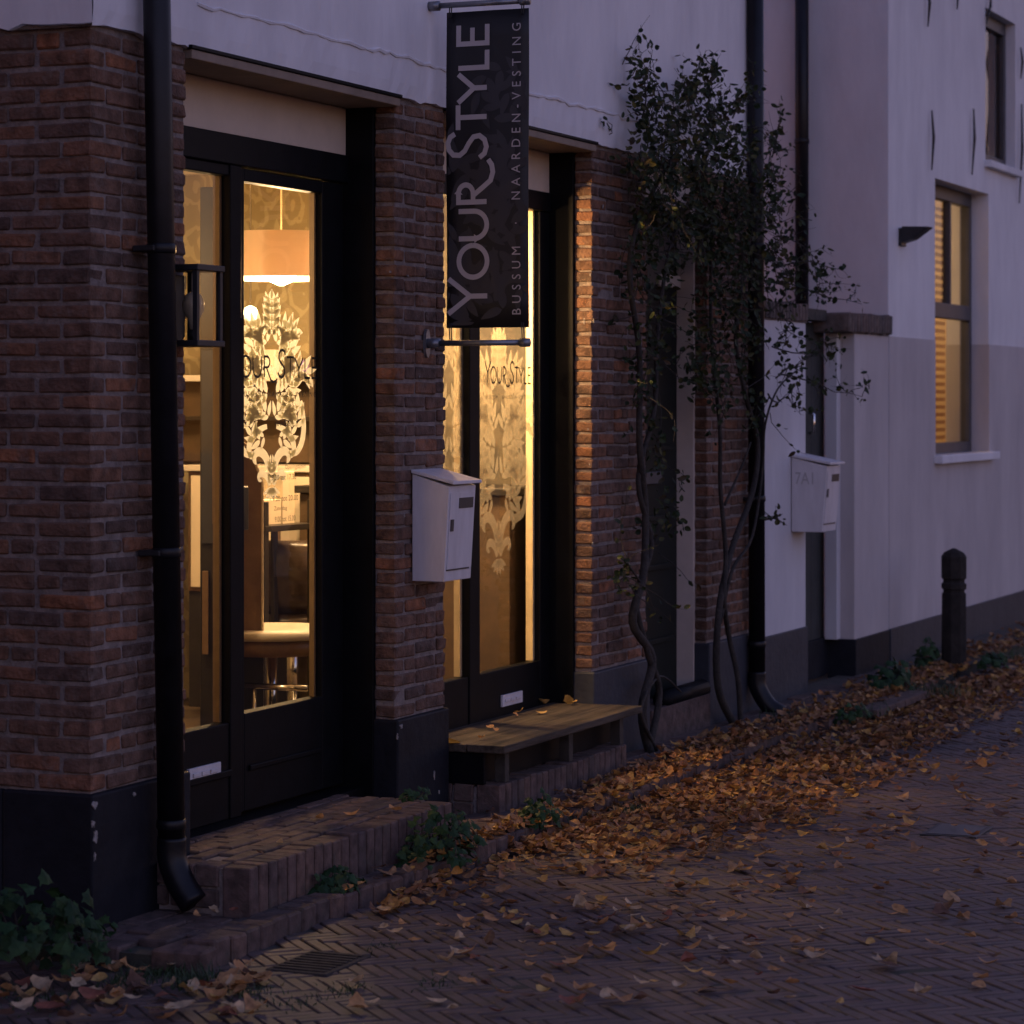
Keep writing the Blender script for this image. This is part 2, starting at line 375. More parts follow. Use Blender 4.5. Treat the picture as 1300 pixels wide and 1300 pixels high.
# ------------------------------------------------------------------ ground
ZS = -0.06                                            # street level; the brick stoep is at 0
street = tag(MB().add([(-60,-40,ZS-.007),(80,-40,ZS-.007),(80,20,ZS-.007),(-60,20,ZS-.007)], [(0,1,2,3)]).build('street', M['joint']), kind='structure')
farst = MB()
def keep_street(x, y):
    if y > kerb_y(x): return False
    if not (-3.0 < x < 16.0 and -4.6 < y < 2.2): return False
    px, py, t = project((x, y, ZS))
    return t > 4.5 and -160 < px < 1480 and 820 < py < 1500
def kerb_y(x):
    if x < -.2: return 2.0 if x < -.03 else -.02
    if x < 4.3: return -0.47 + 0.015*math.sin(x*3.0)
    if x < 6.0: return -0.47
    return -0.52
Wb, Lb, n4 = 0.044, 0.176, 4
items = []
ca, sa = math.cos(rad(45)), math.sin(rad(45))
for i in range(-480, 480):
    for j in range(-480, 480):
        s = (i-j) % (2*n4)
        if s == 0: cx, cy, hor = (i+n4/2)*Wb, (j+.5)*Wb, True
        elif s == 2*n4-1: cx, cy, hor = (i+.5)*Wb, (j+n4/2)*Wb, False
        else: continue
        x, y = cx*ca - cy*sa + 4, cx*sa + cy*ca - 2
        if not keep_street(x, y): continue
        jit = .004*math.sin(x*2.1+y*1.3) + random.gauss(0, .0012)
        dims = (Lb-.005, Wb-.005, .06)
        items.append((Vector((x, y, ZS-.03+jit)), dims, rad(45) + (0 if hor else math.pi/2)))
print('paving bricks', len(items))
place_bricks(items, M['paving'], 300, street, 'paving_brick', 'paving_bricks', tilt=.004, bev=.003, jit=.0007)
# everything farther: a plain paved sheet outside the built bricks
# brick stoep along the houses
stoep = tag(MB().box(-.18, 30, -.42, .35, -.3, -.022).build('pavement', M['joint']), kind='structure')
items = []; kerb = []
x = -.19
while x < 8.2:                                        # kerb edging: bricks on edge
    L = random.uniform(.095, .105) if x < 4.3 else random.uniform(.19, .21)
    kerb.append((Vector((x+L/2, kerb_y(x)+.045+random.gauss(0, .003), -.05+random.gauss(0, .004))), (round(L,2)-.006, .10, .11), 0)); x += L
place_bricks(kerb, M['step_brick'], 300, stoep, 'kerb_brick', 'kerb_bricks', tilt=.006, bev=.007, jit=.0014)
for r in range(4):                                    # stoep bricks, stretcher courses
    y = -.365 + r*.105; x = -.085 + (r % 2)*.105
    while x < 9.0:
        items.append((Vector((x, y, -.033+random.gauss(0, .003))), (.203, .098, .06), 0)); x += .21
place_bricks(items, M['step_brick'], 120, stoep, 'stoep_brick', 'stoep_bricks', tilt=.006, bev=.005, jit=.001)
bed = tag(MB().add([(7.4,-.44,-.012),(16,-.44,-.012),(16,.1,-.004),(7.4,.1,-.004)], [(0,1,2,3)]).build('planting_strip', M['soil']), kind='structure')
tile_ = PG(1115, 892, 0)
bx('paving_slab', bed, M['step_brick'], tile_.x-.45, tile_.x+.1, tile_.y-.12, tile_.y+.14, -.03, .012, .006)
bx('paving_slab', bed, M['step_brick'], tile_.x+.11, tile_.x+.6, tile_.y-.12, tile_.y+.14, -.03, .009, .006)

# ------------------------------------------------------------------ the shop house
ZT = 2.745                                            # top of the brickwork
XO1a, XO1b = XF(237), XF(502)                         # first opening
XO2a, XO2b = XF(566), XF(752)                         # second
XO3a, XO3b = XF(822), XF(898)                         # side door
XE = 6.60                                             # right end
house = empty('shop_house', (0, 0, 0), 'brick shop house with white plaster above, black plinth and lit glass doors', 'house')
piers = [(0, XO1a), (XO1b, XO2a), (XO2b, XO3a), (XO3b, XE)]
walls = []
for k, (a, b) in enumerate(piers):
    walls.append(MB().box(a+.008, b-(.008 if k < 3 else 0), .008, .30, -.1, ZT+.02).build('brick_pier', M['mortar'], house))
walls.append(MB().box(.008, .30, .3001, 5.0, -.1, ZT+.02).build('brick_wall', M['mortar'], house))
H, CO = .043, .0553
items = []
z = .415; row = 0
while z + H < ZT + .03:
    zc = z + H/2
    for k, (a, b) in enumerate(piers):
        x = a; first = True
        while x < b - .02:
            if first: L = .19 if (row+k) % 2 else .092
            else: L = random.choice((.19, .19, .092, .185))
            rem = b - x
            if rem < L + .05: L = rem
            D = .10
            if first and k == 0 and L < .12: D = .19
            if k in (1, 2, 3) and first: D = .085 if k < 3 else .066
            g = random.uniform(.010, .015)
            l2 = round(max(L-g, .03), 2)
            items.append((Vector((x + l2/2 + (0 if first else g*.4), D/2 + random.gauss(0, .0022), zc+random.gauss(0, .0018))), (l2, D, H if random.random() < .8 else .040), 0))
            x += L; first = False
    y = .10 if row % 2 else .20                       # end wall
    y = .105 if ((row+0) % 2) else .195
    while y < 1.3:
        L = random.choice((.19, .18, .19, .092)); g = .012
        items.append((Vector((.05 + random.gauss(0, .002), y+g+(L-g)/2, zc+random.gauss(0, .0018))), (.10, round(L-g, 2), H), 0)); y += L
    z += CO; row += 1
print('house bricks', len(items))
def owner(it):
    x, y = it[0].x, it[0].y
    if x < .06 and y > .19: return 4
    return min(range(4), key=lambda k: 0 if piers[k][0]-.02 <= x <= piers[k][1]+.02 else 1)
def bscore(it):
    x, y, t = project(it[0]); return (0 if -20 < x < 1320 and -20 < y < 1320 else 1, t)
items.sort(key=bscore); top_ = items[:300]; rest_ = items[300:]
for k in range(5):
    mine = [it for it in top_ if owner(it) == k]; other = [it for it in rest_ if owner(it) == k]
    if mine: place_bricks(mine, M['brick'], 300, walls[k], 'brick', 'bricks', tilt=.008)
    if other: place_bricks(other, M['brick'], 0, walls[k], 'brick', 'bricks', tilt=.008)
# plinth
mb = MB()
mb.box(-.014, XO1a+.004, -.014, .31, -.1, .408); mb.box(-.014, .31, .3101, 5, -.1, .408)
pl = mb.build('plinth', M['plinth'], house, bevel=.008)
MB().box(XO1b-.006, XO2a+.004, -.014, .31, -.1, .405).build('plinth', M['plinth'], house, bevel=.008)
for a_, b_ in ((XO2b-.006, XO3a+.004), (XO3b-.004, XE)): MB().box(a_, b_, -.014, .31, -.1, .40).build('plinth', M['plinth_blue'], house, bevel=.008)
def chip(px, py, Y, wid, hei, name='paint_chip', m='chip', par=None):
    c = PF(px, py, Y); n = 17; vs = []; wid *= .75; hei *= .75
    for k in range(n):
        a = 2*math.pi*k/n; r = random.uniform(.35, 1.15)
        vs.append((c.x + wid*r*math.cos(a), Y, c.z + hei*r*math.sin(a)))
    mb = MB(); mb.add(vs + [(x, y+.004, z) for x, y, z in vs], [tuple(range(n-1, -1, -1))] + [(i, (i+1) % n, n+(i+1) % n, n+i) for i in range(n)])
    return part(name, mb, M[m], par if par else pl)
for a in ((121,1022,.022,.018),(119,1045,.014,.02),(122,1062,.02,.026),(121,1088,.008,.02),(510,922,.02,.012),(505,935,.01,.02),(552,985,.008,.03),(558,1006,.006,.012),(171,1008,.012,.012)):
    chip(a[0], a[1], -.0175, a[2], a[3])
for a in ((741,349,.006,.012),(745,407,.008,.014),(733,408,.004,.018),(738,545,.006,.006),(744,690,.012,.007),(757,262,.014,.012),(760,330,.01,.008),(524,478,.008,.006),(509,350,.014,.008),(487,345,.012,.006),(505,655,.008,.008),(740,590,.008,.006)):
    chip(a[0]+9, a[1], -.0065, a[2], a[3], 'paint_fleck')
# white plaster above the brick, lower edge uneven, standing proud
def plaster_band(x0, x1, yf, z0, z1, nx, lower_jit):
    vs = []; fs = []
    rows = [0, .03, .08, .3, 1.0]
    for r in rows:
        for i in range(nx+1):
            x = x0 + (x1-x0)*i/nx
            zz = z0 + (z1-z0)*r
            if r == 0: zz += random.gauss(0, lower_jit)
            vs.append((x, yf + (.004 if r == 0 else 0) + random.gauss(0, .0012), zz))
    W = nx+1
    for r in range(len(rows)-1):
        for i in range(nx): fs.append((r*W+i, r*W+i+1, (r+1)*W+i+1, (r+1)*W+i))
    b = len(vs)
    for i in range(W): vs.append((vs[i][0], .3, vs[i][2]))
    for i in range(nx): fs.append((i+1, i, b+i, b+i+1))
    return vs, fs
mb = MB(); vs, fs = plaster_band(-.018, XE, -.016, ZT, 4.5, 140, .004); mb.add(vs, fs)
vs, fs = plaster_band(0, 5, 0, ZT+.004, 4.5, 100, .004)      # end wall, turned
mb.add([(-.018 if y < .2 else .29, -.014 + x, z) for x, y, z in vs], [tuple(reversed(f)) for f in fs])
mb.box(0, XE, .05, .29, ZT+.03, 4.5)
mb.box(0, .29, .2901, 5, ZT+.03, 4.5)
plw = mb.build('plaster_wall', M['plaster'], house, smooth=False)
mb = MB(); x = .62; pts = []                                  # ridge of old render along the wall
while x < XE-1.6:
    pts.append((x, -.016, 2.893 - .003*math.sin(x*2.3) + random.gauss(0, .004))); x += .05
mb.tube(pts, [random.uniform(.004, .011) for _ in pts], 6)
part('plaster_ridge', mb, M['plaster'], plw)
bx('wall', house, M['plaster'], XE-.28, XE-.002, .31, 5.0, -.1, 4.5, 0)
bx('wall', house, M['plaster'], .0, XE, 5.0, 5.2, -.1, 4.5, 0)
mb = MB(); mb.add([(-.2,-.3,4.45),(XE+.1,-.3,4.45),(XE+.1,2.5,6.6),(-.2,2.5,6.6),(-.2,5.4,4.45),(XE+.1,5.4,4.45)], [(0,1,2,3),(3,2,5,4),(0,3,4),(1,5,2),(0,4,5,1)])
mb.build('roof', M['roof_tile'], house)

YF = .20                                                # front plane of the joinery
YG = .226                                               # glass plane
# door heads: cream boards and soffits
def head(xa, xb):
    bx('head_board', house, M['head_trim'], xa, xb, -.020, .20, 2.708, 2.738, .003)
    bx('flashing', house, M['black_paint'], xa-.01, xb+.01, -.026, -.004, 2.7395, 2.752, .002)
    bx('head_panel', house, M['cream'], xa+.004, xb-.014, .200, .225, 2.530, 2.7075, .003)
    bx('inner_head', house, M['room_wall'], xa, xb, .2255, .3, 2.5305, 2.745, 0)
head(XO1a, XO1b); head(XO2a, XO2b)
def jambs(xa, xb):
    bx('jamb', house, M['black_paint'], xb-.014, xb+.03, .086, .27, .12, 2.7075, .003)
    bx('jamb', house, M['black_paint'], xa-.03, xa+.014, .086, .27, .12, 2.7075, .003)
jambs(XO1a, XO1b); jambs(XO2a, XO2b)

# ---- lettering and ornament, as flat prints
def arc(cx, cy, rx, ry, a0, a1, n=16): return [(cx+rx*math.cos(rad(a0+(a1-a0)*k/n)), cy+ry*math.sin(rad(a0+(a1-a0)*k/n))) for k in range(n+1)]
GL = {
 'Y': [[(0,1),(.5,.45)], [(1,1),(.5,.45),(.5,0)]],
 'O': [arc(.5,.5,.5,.5,0,360,32)],
 'U': [[(0,1),(0,.45)] + arc(.5,.45,.5,.45,180,360,16) + [(1,1)]],
 'R': [[(0,0),(0,1),(.45,1)] + arc(.45,.74,.5,.26,90,-90,12) + [(0,.48)], [(.35,.48),(.8,.12),(1.15,-.14),(1.6,-.22),(2.0,-.18),(2.3,-.06)]],
 'S': [[(.98,.82),(.86,.94),(.62,1.0),(.36,.97),(.16,.86),(.14,.70),(.30,.57),(.60,.46),(.84,.34),(.88,.18),(.72,.05),(.44,0),(.18,.05),(.02,.18)]],
 'T': [[(0,1),(1,1)], [(.5,1),(.5,0)]],
 'L': [[(0,1),(0,0),(1,0)]],
 'E': [[(1,1),(0,1),(0,0),(1,0)], [(0,.52),(.85,.52)]],
}
WM = [('Y',0,.135,1.0),('O',.140,.122,.74),('U',.288,.105,.74),('R',.428,.070,.74),('S',.595,.098,1.0),('T',.706,.095,.74),('Y',.810,.110,.74),('L',.943,.066,.74),('E',1.036,.072,.74)]
def ribbon(mb, pts, wd, fn):
    P = [Vector((p[0], p[1])) for p in pts]; n = len(P); vs = []
    for i in range(n):
        a = P[max(i-1, 0)]; b = P[min(i+1, n-1)]
        if i == 0: d = P[1]-P[0]
        elif i == n-1: d = P[-1]-P[-2]
        else:
            d1 = (P[i]-P[i-1]).normalized(); d2 = (P[i+1]-P[i]).normalized(); d = d1+d2
        d = d.normalized(); nn = Vector((-d.y, d.x)); k = 1.0
        if 0 < i < n-1:
            c = nn.dot(Vector((-d1.y, d1.x))); k = min(1/max(c, .4), 1.8)
        vs += [fn(*(P[i]+nn*wd/2*k)), fn(*(P[i]-nn*wd/2*k))]
    mb.add(vs, [(2*i, 2*i+1, 2*i+3, 2*i+2) for i in range(n-1)])
def wordmark(fn, length, height, stroke):
    mb = MB(); sx = length/1.108
    for g, x0, wd, h in WM:
        for st in GL[g]:
            ribbon(mb, [((x0 + q[0]*wd)*sx, q[1]*h*height) for q in st], stroke*(1 if h > .9 else .88), fn)
    return mb
def text_mb(txt, fn, length, height, spacing=1.0):
    cu = bpy.data.curves.new('t', 'FONT'); cu.body = txt; cu.space_character = spacing; cu.resolution_u = 3
    ob = bpy.data.objects.new('t', cu); COL.objects.link(ob)
    dg = bpy.context.evaluated_depsgraph_get(); dg.update()
    me = bpy.data.meshes.new_from_object(ob.evaluated_get(dg))
    xs = [v.co.x for v in me.vertices]; ys = [v.co.y for v in me.vertices]
    sx = length/(max(xs)-min(xs)); sy = height/(max(ys)-min(ys)); x0, y0 = min(xs), min(ys)
    mb = MB(); mb.add([fn((v.co.x-x0)*sx, (v.co.y-y0)*sy) for v in me.vertices], [tuple(p.vertices) for p in me.polygons])
    bpy.data.objects.remove(ob); bpy.data.curves.remove(cu); bpy.data.meshes.remove(me); return mb
def teardrop(mb, fn, x, y, ang, L, w, mir, n=8):
    """one pointed petal starting at x, y"""
    for sgn in ((1,) if mir is None else (1, -1)):
        c, s = math.cos(ang), math.sin(ang); vs = []
        for i in range(n+1):
            f = i/n; ww = w*(math.sin(math.pi*f**.75)**.9 if f < 1 else 0) + (.12*w*(1-f))
            bend = .18*L*f*f
            for k in (1, -1):
                qx = x + c*L*f - s*(k*ww+bend); qy = y + s*L*f + c*(k*ww+bend)
                vs.append(fn(qx if sgn == 1 else 2*mir-qx, qy))
        mb.add(vs, [(2*i, 2*i+1, 2*i+3, 2*i+2) for i in range(n)])
def acanthus(mb, fn, x0, y0, ang, L, wd, curl, lobes=4, mirror=None):
    """fingered leaf: pointed petals in pairs along a bending spine, with thin gaps between them"""
    x, y, a = x0, y0, rad(ang); n = lobes+1; st = L/(n+.6)
    for i in range(n):
        f = i/n; e = wd*(.75+.6*math.sin(math.pi*(f*.8+.15)))
        for sd_ in (1, -1):
            teardrop(mb, fn, x+math.cos(a+sd_*1.57)*wd*.06, y+math.sin(a+sd_*1.57)*wd*.06, a+sd_*rad(52-18*f), e*1.75, e*.30, mirror)
        x += math.cos(a)*st; y += math.sin(a)*st; a += rad(curl)/n
    teardrop(mb, fn, x, y, a, st*1.7, wd*.38, mirror)
def scroll(mb, fn, x0, y0, ang, L, wd, curl, mirror, tight=2.2, n=30):
    """C-scroll: a band that winds up at its end"""
    for sgn in (1, -1):
        x, y, a = x0, y0, rad(ang); vs = []
        for i in range(n+1):
            f = i/n; ww = wd*(.35+.65*math.sin(math.pi*min(f*.8+.12, 1)))
            nx, ny = -math.sin(a), math.cos(a)
            for k in (1, -1):
                qx, qy = x+nx*ww*k, y+ny*ww*k; vs.append(fn(qx if sgn == 1 else 2*mirror-qx, qy))
            st = L/n*(1.25-.7*f); x += math.cos(a)*st; y += math.sin(a)*st; a += rad(curl)/n*(.35+tight*f*f)
        mb.add(vs, [(2*i, 2*i+1, 2*i+3, 2*i+2) for i in range(n)])
def damask(fn, cx, cy, k=1.0):
    """symmetrical motif about the line x = cx, about 0.7 k high, hung from cy (its top)"""
    mb = MB()
    def A(x, y, ang, L, wd, curl, lobes=4): acanthus(mb, fn, cx+x*k, cy+y*k, ang, L*k, wd*k, curl, lobes, mirror=cx)
    def C(x, y, ang, L, wd, curl, tight=2.2): scroll(mb, fn, cx+x*k, cy+y*k, ang, L*k, wd*k, curl, cx, tight)
    A(.004, -.10, 84, .15, .034, 10, 4); A(.03, -.13, 50, .16, .036, -70, 4); A(.05, -.20, 20, .18, .042, 110, 5)
    A(.14, -.30, 80, .17, .038, -150, 4); A(.03, -.27, 60, .13, .034, -60, 4)
    A(.03, -.33, 5, .20, .044, 95, 5); A(.16, -.46, 70, .16, .036, 140, 4); A(.02, -.42, 40, .14, .034, -90, 4)
    C(.19, -.36, -70, .30, .016, -190, 1.6); C(.03, -.46, -10, .22, .016, -200, 1.8)
    A(.05, -.50, -25, .13, .030, 130, 3)
    C(.012, -.68, 92, .24, .019, -250, 2.4); C(.012, -.69, 70, .13, .014, -260, 2.6)
    A(.002, -.66, 84, .07, .016, 0, 2)
    for an in (-90, -60, -35): teardrop(mb, fn, cx+.004*k, cy-.70*k, rad(an), .055*k, .010*k, cx)
    return mb

# ---- door unit 1
zsh = (.15, 2.53)
f1 = empty('entrance_frame', (XO1a, YF, .15)); f1.parent = house
x0 = XO1a+.014; xm0, xm1 = XF(291, YF), XF(311, YF); xr = XO1b-.014
def fbox(par, name, m, a, b, c, d, e, f, bv=.004): return part(name, MB().box(a, b, c, d, e, f), M[m], par, bevel=bv)
fbox(f1, 'head_rail', 'black_paint', x0, xr, YF-.012, YF+.06, 2.425, 2.5295)
fbox(f1, 'stile', 'black_paint', x0, x0+.08, YF, YF+.055, .15, 2.4245)
fbox(f1, 'mullion', 'black_paint', xm0, xm1-.035, YF-.006, YF+.06, .15, 2.4245)
fbox(f1, 'bottom_panel', 'black_paint', x0+.0805, xm0-.0005, YF, YF+.05, .15, .485)
fbox(f1, 'rail', 'black_paint', x0+.0805, xm0-.0005, YF-.014, YF-.0005, .30, .325)
fbox(f1, 'top_rail', 'black_paint', x0+.0805, xm0-.0005, YF, YF+.05, 2.385, 2.4245)
fbox(f1, 'inner_strip', 'inner_tan', xm0-.016, xm0-.0005, YG+.004, YG+.03, .486, 2.384, 0)
def pane(par, xa, xb, za, zb, y=YG):
    return part('pane', MB().add([(xa,y,za),(xb,y,za),(xb,y,zb),(xa,y,zb)], [(0,1,2,3)]), M['glass'], par)
pane(f1, x0+.0805, xm0-.0006, .4855, 2.3845)
def letter_plate(par, px, py, Y, wd=.22, hh=.05):
    c = PF(px, py, Y); mb = MB().box(c.x-wd/2, c.x+wd/2, Y-.012, Y-.0005, c.z-hh/2, c.z+hh/2)
    for k in range(3): mb.box(c.x-wd*.4+k*wd*.27, c.x-wd*.4+k*wd*.27+wd*.22, Y-.018, Y-.0121, c.z-.006, c.z+.008)
    o = part('letter_plate', mb, M['white_metal'], par, bevel=.002)
    return o
letter_plate(f1, 257, 981, YF)
fbox(house, 'threshold', 'black_paint', XO1a+.015, XO1b-.015, .12, .30, .06, .1495, .004)
d1 = empty('glazed_door', (xm1, YF, .16)); d1.parent = house
xd0, xd1 = xm1-.034, xr-.02
xg1 = XF(410, YF)                                      # right stile begins
zg0, zg1 = .505, 2.375
fbox(d1, 'stile', 'black_paint', xd0, xm1, YF+.002, YF+.055, .16, 2.42)
fbox(d1, 'stile', 'black_paint', xg1, xd1, YF+.002, YF+.055, .16, 2.42)
fbox(d1, 'top_rail', 'black_paint', xm1+.0003, xg1-.0003, YF+.002, YF+.055, zg1, 2.42)
fbox(d1, 'bottom_panel', 'black_paint', xm1+.0003, xg1-.0003, YF+.002, YF+.055, .16, zg0)
fbox(d1, 'moulding', 'black_paint', xm1+.03, xg1-.03, YF-.008, YF+.0015, .30, .32)
fbox(d1, 'inner_strip', 'inner_tan', xg1-.014, xg1-.0003, YG+.004, YG+.024, zg0, zg1, 0)
fbox(d1, 'lock_case', 'dark_wood', xm1-.01, xm1+.10, YG+.012, YG+.05, 1.145, 1.30)
pane(d1, xm1+.0003, xg1-.0003, zg0, zg1)
def glass_fn(xa, za, y): return lambda u, v: (xa+u, y, za+v)
yt = YG-.003
b_ = PF(403, 480, yt)
Lw = .68
part('lettering', wordmark(glass_fn(b_.x-Lw, b_.z, yt), Lw, .100, .0095), M['letter_black'], d1)
b_ = PF(401, 504, yt); part('lettering', text_mb('BUSSUM \u00b7 NAARDEN-VESTING', glass_fn(b_.x-.58, b_.z, yt), .58, .019, 1.5), M['letter_black'], d1)['kind'] = 'stuff'
hrs = [('NAARDEN', 350, 541, .13), ('Openingstijden', 362, 597, .16), ('9.00 tot 17.30', 345, 610, .19), ('9.00 tot 20.00', 346, 637, .20), ('Zaterdag', 348, 650, .10), ('9.00 tot 15.00', 349, 663, .16)]
for tx, px, py, ln in hrs:
    b_ = PF(px, py, yt); part('lettering', text_mb(tx, glass_fn(b_.x, b_.z, yt), ln, .020), M['letter_black'], d1)
t_ = PF(345, 392, yt+.0012)
part('ornament', damask((lambda u, v, c_=t_.x: (c_+(u-c_)*1.3, yt+.0012, v)), t_.x, t_.z, .92), M['film'], d1)

# ---- door unit 2
f2 = empty('entrance_frame', (XO2a, YF, .26)); f2.parent = house
y0 = XO2a+.014; ym0, ym1 = XF(595, YF), XF(608, YF); yr = XO2b-.014; yg1 = XF(686, YF)
fbox(f2, 'head_rail', 'black_paint', y0, yr, YF-.012, YF+.06, 2.445, 2.5295)
fbox(f2, 'stile', 'black_paint', y0, y0+.07, YF, YF+.055, .2, 2.4445)
fbox(f2, 'mullion', 'black_paint', ym0, ym1, YF-.006, YF+.06, .2, 2.4445)
fbox(f2, 'bottom_panel', 'black_paint', y0+.0705, ym0-.0005, YF, YF+.05, .11, .455)
fbox(f2, 'inner_strip', 'inner_wood', ym0-.022, ym0-.0005, YG+.004, YG+.032, .456, 2.444, 0)
pane(f2, y0+.0705, ym0-.0006, .456, 2.444)
d2 = empty('glazed_door', (ym1, YF, .2)); d2.parent = house
fbox(d2, 'stile', 'black_paint', yg1, yr, YF, YF+.055, .2, 2.444)
fbox(d2, 'bottom_panel', 'black_paint', ym1+.0005, yg1-.0005, YF, YF+.05, .11, .455)
fbox(d2, 'inner_strip', 'inner_wood', yg1-.022, yg1-.0005, YG+.002, YG+.034, .456, 2.444, 0)
pane(d2, ym1+.0005, yg1-.0005, .456, 2.444)
letter_plate(d2, 648, 887, YF)
b_ = PF(674, 487, yt)
part('lettering', wordmark(glass_fn(b_.x-.51, b_.z, yt), .51, .094, .0085), M['letter_black'], d2)
b_ = PF(674, 507, yt); part('lettering', text_mb('BUSSUM \u00b7 NAARDEN-VESTING', glass_fn(b_.x-.50, b_.z, yt), .50, .018, 1.5), M['letter_black'], d2)
t_ = PF(617, 440, yt+.0012)
part('ornament', damask((lambda u, v, c_=t_.x: (min(c_+(u-c_)*1.15, yg1-.002) if u > c_ else max(c_+(u-c_)*1.15, ym1+.002), yt+.0012, v)), t_.x+.12, t_.z, 1.3), M['film_dim'], d2)
t_ = PF(570, 420, yt+.0012)
part('ornament', damask(glass_fn(0, 0, yt+.0012), t_.x, t_.z, 1.2), M['film_dim'], f2)

# ---- dark side door behind the roses
d3 = empty('side_door', (XO3a, .15, 0)); d3.parent = house
fbox(d3, 'frame', 'cream_trim', XO3b-.012, XO3b+.02, .067, .30, .02, 2.62, .004)
fbox(d3, 'frame', 'cream_trim', XO3a-.02, XO3a+.012, .067, .30, .02, 2.62, .004)
fbox(d3, 'frame', 'cream_trim', XO3a+.0125, XO3b-.0125, .067, .30, 2.52, 2.72, .004)
fbox(d3, 'leaf', 'green_door', XO3a+.013, XO3b-.013, .155, .20, .16, 2.5195)
fbox(d3, 'transom', 'cream_trim', XF(838, .14), XO3b-.013, .135, .1545, PF(850, 357, .14).z-.03, PF(850, 357, .14).z+.03)
fbox(d3, 'glazed_panel', 'dark_slot', XO3a+.15, XO3b-.10, .148, .1545, 2.17, 2.46)
for zz in (.42, .78, 1.02, 1.36):
    fbox(d3, 'moulding', 'green_door', XO3a+.12, XO3b-.10, .138, .1545, zz, zz+.028)
fbox(d3, 'letter_plate', 'frame_grey', XO3a+.30, XO3b-.28, .136, .1545, 1.20, 1.26)
mb = MB(); c = PF(850, 886, .02); mb.tube([(XO3a+.25, .02, c.z), (XO3b-.02, .02, c.z)], .045, 12); part('weather_bar', mb, M['black_paint'], d3, True)
fbox(d3, 'threshold', 'step_brick', XO3a+.01, XO3b-.01, -.02, .30, -.05, .155)

# ------------------------------------------------------------------ shop interior
RZ = .15
bx('interior_floor', house, M['floor_int'], .31, 4.60, .301, 3.5, .05, RZ, 0)
bx('interior_ceiling', house, M['room_wall'], .31, 4.60, .301, 3.5, 2.71, 2.735, 0)
bx('interior_wall', house, M['wallpaper'], 4.601, 4.70, .301, 3.5, .05, 2.709, 0)
bx('interior_wall', house, M['wallpaper'], .31, 4.70, 3.501, 3.6, .05, 2.709, 0)
bx('interior_wall', house, M['room_wall'], .302, .3095, .301, 3.5, .05, 2.709, 0)
bx('interior_wall', house, M['dark_slot'], 4.71, XE-.29, .301, .33, .0, 2.70, 0)

def pendant(c, r, h, label, power, lc=(1.0, .66, .33)):
    t = empty('pendant_lamp', c, label, 'lamp', 'shop ceiling lamps')
    mb = MB(); mb.lathe([(r, 0), (r, h)], n=40, caps=False); mb.lathe([(r-.004, h), (r-.004, 0)], n=40, caps=False)
    mb.build('lamp_shade', M['shade'], t, True)
    MB().tube([(0, 0, .03), (0, 0, 2.71-c[2])], .004, 6).build('cord', M['inner_wood'], t)
    MB().lathe([(.01, -.03), (.05, -.012), (.075, .025), (.07, .06), (.04, .09), (.02, .11)], n=20).build('bulb', M['bulb'], t, True)
    mb = MB()
    for k in range(3):
        a = 2*math.pi*k/3; mb.tube([(0, 0, h*.8), (math.cos(a)*(r-.004), math.sin(a)*(r-.004), h*.8)], .003, 5)
    mb.build('spider', M['chrome'], t)
    ld = bpy.data.lights.new('lamp_light', 'POINT'); ld.energy = power; ld.color = lc; ld.shadow_soft_size = .05
    lo = bpy.data.objects.new('lamp_light', ld); COL.objects.link(lo); lo.parent = t; lo.location = (0, 0, -.09)
    return t
LP = PT(357, 356, 12.0)
pendant((LP.x, LP.y, 2.135), .30, .195, 'drum shaded orange pendant lamp seen through the left glazed door', 20)
pendant((1.45, 1.0, 2.22), .13, .15, 'small added pendant lamp, unseen behind the corner pier, lighting the left glazed door', 11)  # unseen lamp added to brighten the door ornament and the step
pendant((3.58, .68, 2.20), .15, .16, 'small added pendant lamp, unseen behind the middle pier, lighting the right reveal', 34, (1.0, .57, .24))  # unseen lamp added for warm light on the reveal and leaves

# small lit globe on the wall beyond
g = PT(318, 398, 13.0)
t = empty('globe_lamp', g, 'small glowing globe lamp left of the drum pendant', 'lamp')
MB().lathe([(.006,-.036),(.026,-.026),(.036,0),(.026,.026),(.006,.036)], n=16).build('globe', M['sconce'], t, True)
MB().tube([(0,0,.05),(0,0,2.71-g.z)], .004, 6).build('cord', M['chrome'], t)

# treatment chair, side table, shelf unit, boxes
c = PT(372, 740, 12.6); 
ch = empty('salon_chair', (c.x, c.y, RZ), 'dark brown leather salon chair with curved back inside the shop', 'chair')
mb = MB(); n = 20; vs = []; fs = []
for j, (zz, rr) in enumerate(((.50,.25),(.56,.29),(.72,.31),(.80,.30),(.83,.285))):
    for i in range(n+1):
        a = rad(95 + 190*i/n); vs.append((rr*math.cos(a), rr*math.sin(a), zz))
for j in range(4):
    for i in range(n): fs.append((j*(n+1)+i, j*(n+1)+i+1, (j+1)*(n+1)+i+1, (j+1)*(n+1)+i))
o = mb.add(vs, fs).build('backrest', M['leather'], ch, True); so_ = o.modifiers.new('solid', 'SOLIDIFY'); so_.thickness = .05
mb = MB(); mb.lathe([(.20,.40),(.26,.42),(.27,.47),(.24,.50),(.1,.505)], n=28); mb.build('seat', M['leather'], ch, True)
MB().lathe([(.03,.04),(.03,.40)], n=14).build('column', M['chrome'], ch, True)
MB().lathe([(.25,.0),(.25,.02),(.05,.045)], n=28).build('base', M['chrome'], ch, True)
c = PT(345, 797, 11.35)
tb = empty('side_table', (c.x, c.y, RZ), 'round cream topped side table in front of the salon chair', 'table')
h_ = c.z - RZ
MB().lathe([(.27, h_-.035), (.285, h_-.02), (.28, h_), (.1, h_+.002)], n=36).build('table_top', M['cushion'], tb, True)
